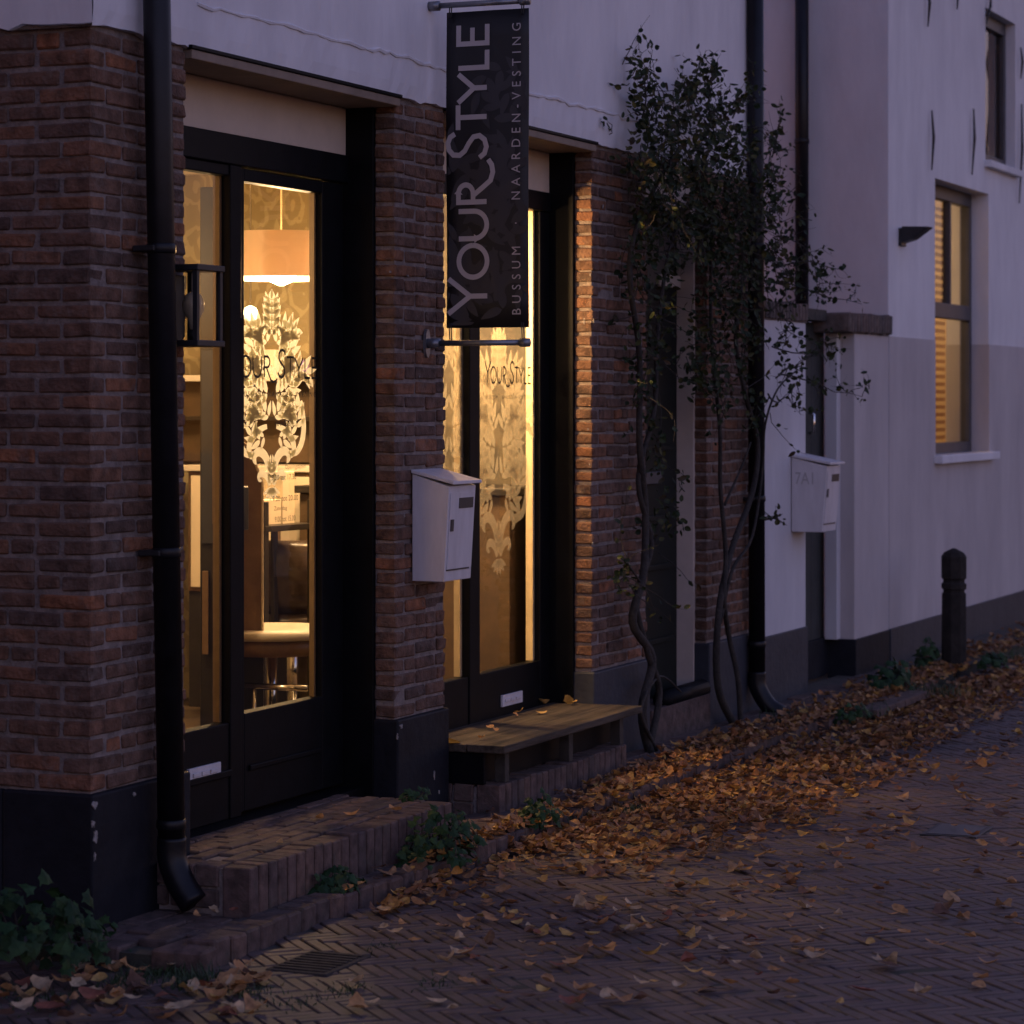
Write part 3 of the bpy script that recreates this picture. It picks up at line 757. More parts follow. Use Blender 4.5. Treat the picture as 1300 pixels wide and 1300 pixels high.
MB().lathe([(.25, h_-.10), (.25, h_-.036)], n=36).build('apron', M['walnut'], tb, True)
MB().lathe([(.02, .02), (.02, h_-.10)], n=12).build('leg', M['chrome'], tb, True)
MB().lathe([(.18, 0), (.18, .015), (.03, .03)], n=24).build('base', M['chrome'], tb, True)
c = PT(345, 872, 11.1)
fr = empty('foot_rest', (c.x, c.y, RZ), 'chrome footrest bar standing by the shop floor', 'footrest')
hz = c.z - RZ
mb = MB(); mb.tube([(.0, .12, hz), (.0, -.16, hz)], .013, 10); mb.build('bar', M['chrome'], fr, True)
for q in (.08, -.10): MB().tube([(0, q, 0), (0, q, hz-.012)], .009, 8).build('leg', M['chrome'], fr, True)
# shelf unit with dark posts
a = PT(336, 780, 11.9); b = PT(395, 780, 12.2)
su = empty('shelf_unit', ((a.x+b.x)/2, (a.y+b.y)/2, RZ), 'dark framed shelf unit behind the left glazed door', 'shelf')
ang = math.atan2(b.y-a.y, b.x-a.x); su.rotation_euler = (0, 0, ang); hw = (b-a).xy.length/2
zt = PT(366, 664, 12.1).z - RZ
for q in (-hw, hw): MB().box(q-.015, q+.015, -.012, .012, 0, zt+.10).build('post', M['dark_wood'], su, bevel=.002)
MB().box(-hw-.02, hw+.02, -.02, .22, zt-.03, zt-.004).build('shelf', M['dark_wood'], su, bevel=.002)
for q in (-hw, hw): MB().box(q-.015, q+.015, .19, .21, 0, zt-.03).build('post', M['dark_wood'], su, bevel=.002)
Ms = Matrix.Translation(su.location) @ Matrix.Rotation(ang, 4, 'Z')
for k, (q, ww, hh_, lab) in enumerate(((-.06, .13, .11, 'low cream box on the left of the dark shelf'), (.06, .09, .23, 'tall cream box on the right of the dark shelf'))):
    o = MB().box(-ww/2, ww/2, -.06, .06, 0, hh_).build('storage_box', M['box_card'], bevel=.003)
    o.location = Ms @ Vector((q, .10, zt-.004)); o.rotation_euler = (0, 0, ang); tag(o, lab, 'box', 'boxes on the shelf')
# purple jar on counter behind, cabinet
c = PT(360, 600, 13.1)
cb = empty('wall_cabinet', (4.42, c.y, RZ), 'cream wall cabinet behind the shelf unit', 'cabinet')
MB().box(-.16, .17, -.55, .42, .55, 1.12).build('carcass', M['walnut'], cb, bevel=.004)
MB().box(-.19, .17, -.57, .44, 1.121, 1.15).build('worktop', M['cushion'], cb, bevel=.004)
MB().box(-.15, .17, -.55, .42, 0, .549).build('plinth', M['dark_wood'], cb)
for q in (-.54, -.06): MB().box(-.172, -.161, q, q+.46, .57, 1.10).build('cabinet_door', M['room_wall'], cb, bevel=.003)
dk = empty('dark_shelving', (4.55, 1.7, RZ), 'dark wall shelving behind the ornament of the left glazed door', 'shelving')
zt_ = PT(370, 484, 13.1).z-RZ
MB().box(-.02, .045, -.55, .9, 1.16, zt_).build('back_panel', M['walnut_dark'], dk, bevel=.003)
MB().box(-.17, .045, -.57, .92, zt_+.0005, zt_+.03).build('shelf', M['cushion'], dk, bevel=.003)
MB().box(-.15, -.021, -.55, .9, 1.36, 1.38).build('shelf', M['dark_wood'], dk, bevel=.003)
for k, (yy_, ww_, hh_, m_) in enumerate(((-.40,.07,.11,'box_card'),(-.28,.05,.14,'cushion'),(-.15,.09,.07,'purple'),(.02,.06,.12,'cushion'),(.14,.05,.09,'box_card'),(.3,.08,.12,'purple'))):
    o = MB().box(-.10, -.03, yy_, yy_+ww_, 0, hh_).build('product_box', M[m_], None, bevel=.003); o.location = dk.location + Vector((0, 0, zt_+.031)); tag(o, ['small tan box leftmost' , 'tall cream box second', 'flat purple box third', 'cream box fourth', 'small tan box fifth', 'purple box last'][k] + ' on the pale upper shelf inside the shop', 'box', 'products on the upper shelf')
# leaning panel seen through the sidelight, and reception counter behind the second door
a = PT(322, 700, 11.2)
lp = empty('framed_panel', (a.x, a.y, RZ), 'brown wooden panel with slanted top behind the left glazed door', 'panel'); lp.rotation_euler = (0, 0, TH-math.pi/2)
MB().box(-.10, .04, 0, .02, 0, .5).build('stand', M['dark_wood'], lp)
za_, zb_ = PT(320, 566, 11.2).z-RZ, PT(320, 612, 11.2).z-RZ
mb = MB(); vs = [(-.16, 0, .501), (.035, 0, .501), (.035, 0, zb_), (-.02, 0, za_), (-.16, 0, za_+.1)]; vs += [(x, .02, z) for x, y, z in vs]
mb.add(vs, [(0,1,2,3,4), (9,8,7,6,5)] + [(i, 5+i, 5+(i+1) % 5, (i+1) % 5) for i in range(5)]); mb.build('board', M['walnut'], lp)
MB().tube([(.036, -.004, .5), (.036, -.004, zb_), (-.02, -.004, za_)], .006, 6).build('edge_trim', M['inner_wood'], lp)
a = PT(268, 700, 10.9)
cp = empty('tall_cupboard', (a.x, a.y, RZ), 'tall grey cupboard seen through the left sidelight', 'cupboard', None, TH-math.pi/2)
hw_ = 14/F*10.9
MB().box(-hw_, hw_, 0, .3, .0, 2.3).build('carcass', M['dark_wood'], cp, bevel=.004)
MB().box(-hw_+.006, hw_-.006, -.016, -.0005, PT(268, 690, 10.9).z-RZ, PT(268, 445, 10.9).z-RZ).build('door_panel', M['cupboard_grey'], cp, bevel=.002)
MB().box(hw_+.0005, hw_+.016, -.01, .3, .0, 2.3).build('edge_strip', M['inner_tan'], cp)
for za_, zb_, xx in ((770, 830, -.02), (620, 665, .02)): MB().box(xx-.012, xx+.012, -.03, -.0165, PT(268, zb_, 10.9).z-RZ, PT(268, za_-20, 10.9).z-RZ+.08).build('handle', M['walnut'], cp, bevel=.002)
bx('dim_wall_panel', house, M['taupe'], 4.575, 4.6005, .302, 1.25, 1.2, 2.60, .003)  # added dark panel; the dimness of this wall is put into its colour
ct = empty('reception_counter', (4.30, .95, RZ), 'brown wooden reception counter behind the second glazed door', 'counter')
MB().box(-.22, .29, -.60, .45, .06, 1.03).build('front_panel', M['walnut_dark'], ct, bevel=.004)
MB().box(-.25, .29, -.62, .47, 1.031, 1.065).build('counter_top', M['dark_wood'], ct, bevel=.004)
MB().box(-.18, .29, -.58, .43, 0, .059).build('kick_board', M['dark_wood'], ct)
# ------------------------------------------------------------------ brick steps and bench
def step(name, x0, x1, y0, z1, label, tops=True):
    t = empty(name, ((x0+x1)/2, (y0)/2, 0), label, 'step'); off = t.location
    part('core', MB().box(x0+.012, x1-.012, y0+.012, .16 if z1 > .12 else .19, -.1, z1-.010), M['mortar'], t)
    its = []
    x = x0
    while x < x1-.03:                                  # bricks on end along the front
        L = .064; hgt = z1+.05
        its.append((Vector((x+L/2, y0+.05, z1-hgt/2+random.gauss(0, .002))), (L-.008, .10, hgt), 0)); x += L
    y = y0+.11
    while y < .06:
        its.append((Vector((x0+.05, y+.045, z1-.034)), (.10, .082, .068), 0)); its.append((Vector((x0+.05, y+.045, z1-.105)), (.10, .082, .06), 0)); y += .09
    r = 0; y = y0+.11
    while y < .14:
        x = x0+.11 + (.1 if r % 2 else 0)
        while x < x1-.05:
            L = min(.2, x1-x); its.append((Vector((x+L/2, y+.03, z1-.03+random.gauss(0, .0015))), (round(L-.008, 2), .055, .06), 0)); x += .2
        y += .062; r += 1
    place_bricks(its, M['step_brick'], 300, t, 'step_brick', 'step_bricks', tilt=.003, bev=.004, worldoff=off, jit=.0009)
    return t
step('brick_step', .37, 1.93, -.345, .148, 'low brick doorstep below the left glazed door')
xb0, xb1 = XO2a+.03, XO2b-.12
step('brick_step', xb0+.0, xb1-.02, -.215, .105, 'brick doorstep underneath the wooden bench')
bt = empty('bench', ((xb0+xb1)/2, -.05, .105), 'weathered low wooden plank bench below the second glazed door', 'bench')
zb = .262
for k, (ya, yb) in enumerate(((-.245, -.085), (-.079, .065), (.071, .19))):
    part('plank', MB().box(xb0-.02+random.uniform(-.01, .01), xb1+.10, ya, yb, zb-.030+random.uniform(-.002, .002), zb+random.uniform(-.002, .002)), M['timber'], bt, bevel=.004)
for px in (647, 728, 792):
    xx = XF(px, -.21)
    part('leg', MB().box(xx-.022, xx+.022, -.20, -.155, .106, zb-.0325), M['timber_dark'], bt, bevel=.003)
part('end_panel', MB().box(xb0+.0, xb0+.025, -.15, .10, .106, zb-.033), M['black_paint'], bt, bevel=.003)
part('void_board', MB().box(xb0+.026, xb1+.06, -.12, -.10, .106, zb-.033), M['black_paint'], bt, bevel=.003)  # black board added to paint in the dark void under the bench
part('apron', MB().box(xb0+.02, xb1+.05, .10, .125, .106, zb-.033), M['timber_dark'], bt, bevel=.003)

# ------------------------------------------------------------------ downpipes
def downpipe(name, pts, r, brackets, label, shoe):
    p0 = Vector(pts[-1]); t = empty(name, p0, label, 'downpipe')
    part('pipe', MB().tube(pts, r, 20), M['pipe_black'], t, True)
    part('shoe', MB().tube(shoe, [r*1.06]*len(shoe), 20), M['pipe_black'], t, True)
    for zz, big in brackets:
        a = Vector(pts[0]); b = Vector(pts[-1]); f = (zz-a.z)/(b.z-a.z); c = a.lerp(b, f)
        part('collar', MB().lathe([(r*1.01, -.016), (r*1.09, -.012), (r*1.09, .012), (r*1.01, .016)], c, 20), M['pipe_black'], t, True)
        if big: part('bracket', MB().box(c.x-r*1.3, c.x+r*1.3, c.y-.006, -.005, zz-.009, zz+.009), M['iron'], t, bevel=.003)
    return t
def smooth_path(pts, n=6):
    P = [Vector(p) for p in pts]; out = []
    for i in range(len(P)-1):
        p0 = P[max(i-1, 0)]; p1 = P[i]; p2 = P[i+1]; p3 = P[min(i+2, len(P)-1)]
        for k in range(n):
            t = k/n; out.append(.5*((2*p1)+(p2-p0)*t+(2*p0-5*p1+4*p2-p3)*t*t+(-p0+3*p1-3*p2+p3)*t**3))
    out.append(P[-1]); return out
yp = -.075
a = PF(199, 0, yp); b = PF(218, 1075, yp)
a2 = a + (a-b)*.65
sh = smooth_path([b+Vector((0,0,.03)), b+Vector((0,-.002,-.04)), b+Vector((-.005,-.035,-.11)), b+Vector((-.01,-.085,-.17))], 5)
downpipe('downpipe', [a2, b], .043, [(1.6+(510-320)/F*8.8, True), (1.6+(510-700)/F*8.7, True), (1.6+(510-1050)/F*8.6, False)], 'nearest black downpipe on the brick corner left of the lantern', sh)
yp = -.06
a = PF(959, 0, yp); b = PF(961, 860, yp); a2 = a + (a-b)*.3
sh = smooth_path([b+Vector((0,0,.03)), b+Vector((0,-.005,-.05)), b+Vector((0,-.06,-.14)), b+Vector((.01,-.13,-.185))], 5)
downpipe('downpipe', [a2, b], .043, [(2.4, True), (1.1, True), (.35, False)], 'black downpipe rising through the climbing roses', sh)
q0 = PX(1018, 0, 9.09); q1 = PX(1018, 398, 9.09)
downpipe('downpipe', [q0+Vector((0,0,.6)), q1], .042, [(3.2, False)], 'farther black downpipe on the white gable', [q1+Vector((0,0,.02)), q1+Vector((-.01,0,-.05)), q1+Vector((-.05,-.01,-.10))])

# ------------------------------------------------------------------ lantern on the corner pier
xl = XF(222, 0); tz = PF(245, 336, -.1).z; bz = PF(245, 440, -.1).z
ln = empty('wall_lantern', (xl, 0, bz), 'square black wall lantern with glass sides beside the downpipe', 'lantern')
lx0 = XF(249, -.135); lx1, ly0, ly1 = lx0+.15, -.135, -.03
for (qx, qy) in ((lx0, ly0), (lx1, ly0), (lx0, ly1), (lx1, ly1)):
    part('post', MB().box(qx-.008, qx+.008, qy-.008, qy+.008, bz+.0205, tz-.0205), M['iron'], ln)
part('top', MB().box(lx0-.014, lx1+.014, ly0-.014, ly1+.014, tz-.02, tz), M['iron'], ln, bevel=.003)
part('base', MB().box(lx0-.014, lx1+.014, ly0-.014, ly1+.014, bz, bz+.02), M['iron'], ln, bevel=.003)
part('back_plate', MB().box(lx0+.02, lx1-.02, -.022, -.001, bz+.03, tz-.03), M['iron'], ln, bevel=.003)
part('arm', MB().box(lx0+.05, lx0+.09, -.034, -.0222, bz+.0, bz+.04), M['iron'], ln)
mx = (lx0+lx1)/2; my = (ly0+ly1)/2
part('bulb', MB().lathe([(.012,.055),(.016,.08),(.034,.115),(.036,.14),(.026,.165),(.008,.175)], (mx, my, bz), 16), M['lamp_off'], ln, True)
part('socket', MB().lathe([(.02,.0205),(.02,.054)], (mx, my, bz), 12), M['iron'], ln, True)
for k, (p, q) in enumerate((((lx0, ly0), (lx1, ly0)), ((lx0, ly1), (lx0, ly0)))):
    part('pane', MB().add([(p[0],p[1],bz+.021),(q[0],q[1],bz+.021),(q[0],q[1],tz-.021),(p[0],p[1],tz-.021)], [(0,1,2,3)]), M['glass'], ln)

# ------------------------------------------------------------------ hanging banner
XB = XF(540)
bn = empty('banner_sign', (XB, 0, PX(620, 432, XB).z), 'long black hanging banner with grey vertical shop name on a steel bracket', 'banner')
yl, yr_ = PX(567, 416, XB).y, PX(671, 416, XB).y
zb0, zb1 = PX(620, 416, XB).z, PX(620, 13, XB).z
mb = MB(); nn = 8; vs = []
for j in range(13):
    for i in range(nn+1):
        s = i/nn; v = j/12
        vs.append((XB + .004*math.sin(v*7+s*2) + .003*math.sin(s*9), yl+(yr_-yl)*s + .006*math.sin(v*3.0)*(0), zb0+(zb1-zb0)*v))
fs = [(j*(nn+1)+i, j*(nn+1)+i+1, (j+1)*(nn+1)+i+1, (j+1)*(nn+1)+i) for j in range(12) for i in range(nn)]
cl = part('cloth', mb.add(vs, fs), M['banner'], bn, True)
sm = cl.modifiers.new('solid', 'SOLIDIFY'); sm.thickness = .0025; sm.offset = 0
def cloth_x(y, z):
    s = (y-yl)/(yr_-yl); v = (z-zb0)/(zb1-zb0); return XB + .004*math.sin(v*7+s*2) + .003*math.sin(s*9)
def ban_fn(dx):
    # u runs up the banner, v runs to the left in the picture (towards +Y)
    def f(u, v):
        y, z = ybase+v, zbase+u; return (cloth_x(y, z)-dx, y, z)
    return f
pb = PX(619, 398, XB); ybase, zbase = pb.y, pb.z
def densify(mb): return mb
for g_, x0_, wd_, h_ in WM:
    mb = MB()
    for st_ in GL[g_]: ribbon(mb, [((x0_ + q_[0]*wd_)*.995, q_[1]*h_*.163) for q_ in st_], .0195, ban_fn(.0045))
    part('letter', mb, M['letter_grey'], bn)
pb = PX(661, 399, XB); ybase, zbase = pb.y, pb.z
part('lettering', text_mb('BUSSUM  \u00b7  NAARDEN-VESTING', ban_fn(.0045), 1.105, .036, 1.75), M['letter_grey'], bn)['kind'] = 'stuff'
ybase, zbase = yr_, zb0
random.seed(5)
mb = MB()
WB = yl-yr_; HB = zb1-zb0
def inb(fn):
    def f(u, v): return fn(min(max(u, .01), HB-.01), min(max(v, .006), WB-.006))
    return f
bf = inb(ban_fn(.0032))
for k in range(17):
    acanthus(mb, bf, random.uniform(.05, HB-.2), random.uniform(.0, .26), random.choice((20, 60, 120, -40, 160)) + random.uniform(-20, 20), random.uniform(.20, .36), random.uniform(.036, .056), random.choice((-170, 150, 190, -120)), random.choice((2, 3, 4)))
part('ornament', mb, M['banner_orn'], bn)
for zc, plz in ((PX(540, 436, XB).z, 0), (zb1+.028, 0)):
    mb = MB(); mb.tube([(XB, -.012, zc), (XB, yl+.03, zc)], .019, 16); mb.tube([(XB, yl+.028, zc), (XB, yr_+.035, zc)], .011, 14)
    part('bar', mb, M['steel'], bn, True)
    mb = MB(); n = 20
    vs = [(XB+.022*math.cos(2*math.pi*k/n), -.012, zc+.055*math.sin(2*math.pi*k/n)) for k in range(n)]
    vs += [(x, -.0005, z) for x, y, z in vs]
    mb.add(vs, [tuple(range(n)), ] + [(i, n+i, n+(i+1) % n, (i+1) % n) for i in range(n)])
    part('wall_plate', mb, M['steel'], bn)
    mb = MB(); mb.tube([(XB, yr_+.034, zc), (XB, yr_-.004, zc)], .017, 14)
    part('end_cap', mb, M['steel'], bn, True)
for yy in (yl-.02, yr_+.02):
    for z0_, z1_ in ((zb1-.02, zb1+.03), (zb0+.02, PX(540, 436, XB).z)):
        part('tie', MB().tube([(XB-.004, yy, z0_), (XB-.004, yy-.004, z1_)], .0025, 6), M['iron'], bn)
        part('tie', MB().tube([(XB-.004, yy+.008, z0_), (XB-.004, yy+.004, z1_)], .0025, 6), M['iron'], bn)
    for z0_ in (zb1-.022, zb0+.022):
        part('eyelet', MB().lathe([(.008, -.002), (.008, .002)], (0, 0, 0), 10), M['steel'], bn).matrix_local = Matrix.Translation((cloth_x(yy, z0_)-XB-.004, yy, z0_-bn.location.z)) @ Matrix.Rotation(rad(90), 4, 'Y')

# ------------------------------------------------------------------ letter boxes
def mailbox(x0, x1, zb_, zt_, dep, label, house_no=None, y0=-.004):
    t = empty('letter_box', ((x0+x1)/2, y0, zb_), label, 'letter box', 'white letter boxes on the walls')
    xm = (x0+x1)/2
    dt, db = dep, dep*.86                                # deeper at the top
    mb = MB(); s = .0
    vs = [(x0,y0,zb_),(x1,y0,zb_),(x1,y0-db,zb_),(x0,y0-db,zb_),(x0,y0,zt_-.012),(x1,y0,zt_-.012),(x1,y0-dt,zt_-.06),(x0,y0-dt,zt_-.06)]
    fs = [(0,1,2,3),(7,6,5,4),(0,3,7,4),(1,5,6,2),(3,2,6,7),(0,4,5,1)]
    part('body', mb.add(vs, fs), M['white_metal'], t, bevel=.003)
    mb = MB()
    vs = [(x0-.008,y0+.0005,zt_-.010),(x1+.008,y0+.0005,zt_-.010),(x1+.008,y0-dt-.022,zt_-.052),(x0-.008,y0-dt-.022,zt_-.052)]
    vs += [(a, b, c+.014) for a, b, c in vs]
    vs[6] = (vs[6][0], vs[6][1], vs[6][2]-.002); 
    part('lid', mb.add(vs, [(3,2,1,0),(4,5,6,7),(0,1,5,4),(1,2,6,5),(2,3,7,6),(3,0,4,7)]), M['white_metal'], t, bevel=.002)
    def yfr(z): f = (z-zb_)/(zt_-.06-zb_); return y0-(db+(dt-db)*f)
    def face(name, a, b, za, zc, out, m):
        vs = [(a, yfr(za)-out, za), (b, yfr(za)-out, za), (b, yfr(zc)-out, zc), (a, yfr(zc)-out, zc)]
        vs2 = [(p, q+out-.0006, r) for p, q, r in vs]
        return part(name, MB().add(vs+vs2, [(0,1,2,3),(0,4,5,1),(1,5,6,2),(2,6,7,3),(3,7,4,0)]), M[m], t)
    hh = zt_-zb_; ww = x1-x0
    face('door', x0+.012, x1-.012, zb_+hh*.11, zt_-.085, .004, 'white_metal')
    face('name_window', x0+ww*.36, x1-ww*.12, zt_-.145, zt_-.105, .0065, 'dark_slot')
    face('bottom_gap', x0+.012, x1-.03, zb_+hh*.095, zb_+hh*.108, .003, 'dark_slot')
    z1_ = zb_+hh*.50
    face('lock', x0+.02, x0+.045, z1_-.02, z1_+.025, .008, 'dark_slot')
    if house_no:
        fn = lambda u, v: (x0-.0015, y0-.022-u, zb_+hh*.62+v)
        part('house_number', text_mb(house_no, fn, dt*.5, .065), M['number_grey'], t)
    return t
zt_ = PF(545, 597, -.05).z; zb_ = PF(545, 737, -.05).z
mailbox(XF(522), XF(522)+.25, zb_, zt_, .155, 'white metal letter box on the brick pier beneath the banner')
zt_ = PF(1010, 578, -.05).z; zb_ = PF(1010, 676, -.05).z
mailbox(XF(1004), XF(1004)+.26, zb_, zt_, .20, 'white metal letter box marked 7A1 on the white garden wall', '7A1')

# ------------------------------------------------------------------ garden wall, gate, white house
def grid_wall(name, x0, x1, z0, z1, holes, y0, y1, m, parent):
    xs = sorted({x0, x1, *[h[0] for h in holes], *[h[1] for h in holes]}); zs = sorted({z0, z1, *[h[2] for h in holes], *[h[3] for h in holes]})
    xs = [v for v in xs if x0 <= v <= x1]; zs = [v for v in zs if z0 <= v <= z1]
    solid = {}
    for i in range(len(xs)-1):
        for j in range(len(zs)-1):
            cx, cz = (xs[i]+xs[i+1])/2, (zs[j]+zs[j+1])/2
            solid[i, j] = not any(h[0] < cx < h[1] and h[2] < cz < h[3] for h in holes)
    mb = MB()
    for (i, j), s in solid.items():
        if not s: continue
        a, b, c, d = xs[i], xs[i+1], zs[j], zs[j+1]
        mb.add([(a,y0,c),(b,y0,c),(b,y0,d),(a,y0,d)], [(0,1,2,3)]); mb.add([(a,y1,c),(b,y1,c),(b,y1,d),(a,y1,d)], [(3,2,1,0)])
        if not solid.get((i-1, j)): mb.add([(a,y0,c),(a,y0,d),(a,y1,d),(a,y1,c)], [(0,1,2,3)])
        if not solid.get((i+1, j)): mb.add([(b,y0,c),(b,y1,c),(b,y1,d),(b,y0,d)], [(0,1,2,3)])
        if not solid.get((i, j-1)): mb.add([(a,y0,c),(a,y1,c),(b,y1,c),(b,y0,c)], [(0,1,2,3)])
        if not solid.get((i, j+1)): mb.add([(a,y0,d),(b,y0,d),(b,y1,d),(a,y1,d)], [(0,1,2,3)])
    return part(name, mb, M[m], parent)
def rowlock(parent, x0, x1, y0, y1, z0, z1, along='x'):
    its = []; x = x0
    while x < x1-.02:
        its.append((Vector((x+.03, (y0+y1)/2, (z0+z1)/2+random.gauss(0, .003))), (.052, y1-y0, z1-z0), 0)); x += .06
    place_bricks(its, M['cap_brick'], 300, parent, 'cap_brick', 'cap_bricks', tilt=.01, bev=.007, worldoff=parent.location)
xw0, xw1 = XE+.002, XF(1023)
gw = empty('garden_wall', ((xw0+xw1)/2, .1, 0), 'short pinkish white wall with brick coping left of the gate', 'wall')
part('wall_body', MB().box(xw0, xw1, 0, .2, -.1, 2.035), M['plaster_pink'], gw, bevel=.006)
part('plinth', MB().box(xw0, xw1+.006, -.012, .207, -.1, .36), M['plinth_blue'], gw, bevel=.005)
part('mortar_bed', MB().box(xw0, xw1+.005, -.004, .205, 2.0352, 2.11), M['mortar'], gw)
rowlock(gw, xw0, xw1+.01, -.02, .22, 2.04, 2.135)
XP, XC = XF(1085), XF(1128)
gp = empty('gate_wall', ((XP+XC)/2, .1, 0), 'grey white wall stub with brick coping right of the gate', 'wall')
part('wall_body', MB().box(XP, XC-.002, 0, .16, -.1, 2.0), M['plaster_grey'], gp, bevel=.006)
part('plinth', MB().box(XP-.006, XC-.002, -.010, .165, -.1, .21), M['plinth'], gp, bevel=.005)
part('mortar_bed', MB().box(XP-.005, XC-.002, -.004, .165, 2.0002, 2.09), M['mortar'], gp)
rowlock(gp, XP-.22, XC-.04, -.03, .20, 2.005, 2.12)
part('gate_post', MB().box(XP-.075, XP-.0005, .085, .16, .21, 2.0), M['plaster_pink'], gp, bevel=.004)
gt = empty('gate', ((xw1+XP)/2, .19, 0), 'dark grey boarded gate between the two white walls', 'gate')
gx = xw1-.12; gi = 0
while gx < XP-.02:
    part('board', MB().box(gx, min(gx+.118, XP-.001), .185, .215, .03, 2.06), M['gate'], gt, bevel=.003); gx += .12
part('kick_board', MB().box(xw1-.1, XP-.002, .16, .1845, .0, .22), M['plinth'], gt, bevel=.003)
part('lintel', MB().box(xw1-.1, XP-.23, .10, .24, 2.065, 2.13), M['timber_dark'], gt, bevel=.003)
c = PF(1028, 537, .18); part('handle', MB().tube([(c.x, .183, c.z-.06), (c.x, .155, c.z-.05), (c.x, .155, c.z+.05), (c.x, .183, c.z+.06)], .009, 8), M['chrome'], gt, True)

wh = empty('white_house', (XC, 0, 0), 'white plastered house with iron wall anchors and a warmly lit window', 'house')
w1 = (XF(1187), XF(1255), PF(1187, 578).z, PF(1187, 226).z)
w2 = (XF(1251), XF(1289), PF(1256, 205).z, PF(1256, 12).z)
ZB = 2.0
grid_wall('facade_upper', XC, 17, ZB, 5.2, [w1, w2], 0, .3, 'plaster', wh)
grid_wall('facade_lower', XC, 17, -.1, ZB-.0005, [w1], -.004, .3, 'plaster_grey', wh)
part('plinth', MB().box(XC-.001, 17, -.016, -.0045, -.1, .215), M['plinth_blue'], wh, bevel=.003)
part('gable_wall', MB().box(XC-.012, XC-.0005, .0005, 6, -.1, 5.2), M['plaster_pink'], wh)
part('wall', MB().box(XC, XC+.25, .3005, 6, -.1, 5.2), M['plaster'], wh)
part('roof', MB().add([(XC-.2,-.3,5.15),(17.2,-.3,5.15),(17.2,3,8),(XC-.2,3,8),(XC-.2,6.2,5.15),(17.2,6.2,5.15)], [(0,1,2,3),(3,2,5,4),(0,3,4),(1,5,2),(0,4,5,1)]), M['roof_tile'], wh)
for a in ((1034,92,.02),(1082,91,.02),(1067,132,.016),(1043,165,.02),(1108,62,.012)):      # studs on the gable
    c = PX(a[0]+24, a[1], XC-.012); part('wall_stud', MB().lathe([(a[2], 0), (a[2]*.8, .012), (a[2]*.3, .018)], (0,0,0), 10), M['plaster_pink'], wh, True).matrix_local = Matrix.Translation(c-Vector((XC,0,0))) @ Matrix.Rotation(rad(-90), 4, 'Y')
def anchor(px, pya, pyb, lean=0):
    a = PF(px, pya, -.02); b = PF(px+lean, pyb, -.02); m_ = a.lerp(b, .45)
    part('wall_anchor', MB().tube([a, m_+Vector((0, -.012, 0)), b], [.005, .010, .0045], 6), M['iron'], wh)
for a in ((1183,140,216,0),(1236,138,222,-2),(1178,-20,34,0),(1215,-40,12,0),(1296,60,100,0),(1297,132,258,-3),(1258,-10,30,-6)): anchor(*a)
def window(xa, xb, za, zb2, lit, par, name):
    t = empty(name, (xa, .2, za)); t.parent = par; t.location = Vector((xa, .2, za)) - par.location
    yf = .12 if lit else .07
    def fb(n, m, *q): return part(n, MB().box(*q), M[m], t, bevel=.004)
    # dark frame
    zm = za+(zb2-za)*.535
    fb('frame', 'frame_grey', xa+.0005, xb-.0005, yf, yf+.07, zb2-.09, zb2-.0005); fb('frame', 'frame_grey', xa+.0005, xb-.0005, yf, yf+.07, za+.0005, za+.07)
    fb('frame', 'frame_grey', xa+.0005, xa+.06, yf, yf+.07, za+.0705, zb2-.0905); fb('frame', 'frame_grey', xb-.06, xb-.0005, yf, yf+.07, za+.0705, zb2-.0905)
    if lit:
        fb('meeting_rail', 'frame_grey', xa+.0605, xb-.0605, yf-.01, yf+.06, zm-.05, zm+.05)
        xm_ = xa+(xb-xa)*.60
        fb('glazing_bar', 'frame_grey', xm_-.02, xm_+.02, yf, yf+.05, zm+.0505, zb2-.0905)
    part('pane', MB().add([(xa+.0605, yf+.03, za+.0705), (xb-.0605, yf+.03, za+.0705), (xb-.0605, yf+.03, zb2-.0905), (xa+.0605, yf+.03, zb2-.0905)], [(0,1,2,3)]), M['glass'], t)
    return t
t = window(*w1, True, wh, 'sash_window')
part('window_sill', MB().box(w1[0]-.03, w1[1]+.10, -.06, .16, w1[2]-.055, w1[2]-.0005), M['plaster'], wh, bevel=.006)
t2 = window(*w2, False, wh, 'window')
part('window_sill', MB().box(w2[0]-.03, w2[1]+.03, -.05, .16, w2[2]-.05, w2[2]-.0005), M['plaster'], wh, bevel=.006)
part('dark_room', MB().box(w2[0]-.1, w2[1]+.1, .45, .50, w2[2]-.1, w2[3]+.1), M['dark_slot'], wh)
# lit room behind the window
rm = MB(); xa, xb = w1[0]-.6, w1[1]+1.2
rm.box(xa, xb, 1.5, 1.55, .9, 3.3); rm.box(xa-.05, xa, .31, 1.55, .9, 3.3); rm.box(xb, xb+.05, .31, 1.55, .9, 3.3); rm.box(xa, xb, .31, 1.5, 3.301, 3.35); rm.box(xa, xb, .31, 1.5, .85, .899)
part('lit_room', rm, M['room_wall'], wh)
zz = w1[2]+.09; k = 0
bl = empty('window_blind', ((w1[0]+w1[1])/2, .216, w1[2]+.08), 'pale slatted blind hanging in the lit window', 'blind')
while zz < w1[3]-.1:
    part('slat', MB().box(w1[0]+.05, w1[0]+1.12, .212, .220, zz, zz+.026), M['slat'], bl); zz += .052
for q in (.12, .5): part('cord', MB().tube([(w1[0]+q, .208, w1[2]+.08), (w1[0]+q, .208, w1[3]-.08)], .003, 5), M['slat'], bl)
ld = bpy.data.lights.new('room_light', 'POINT'); ld.energy = 6.5; ld.color = (1.0, .62, .30); ld.shadow_soft_size = .12
lo = bpy.data.objects.new('room_light', ld); COL.objects.link(lo); lo.location = (w1[0]+1.0, 1.25, 2.6)
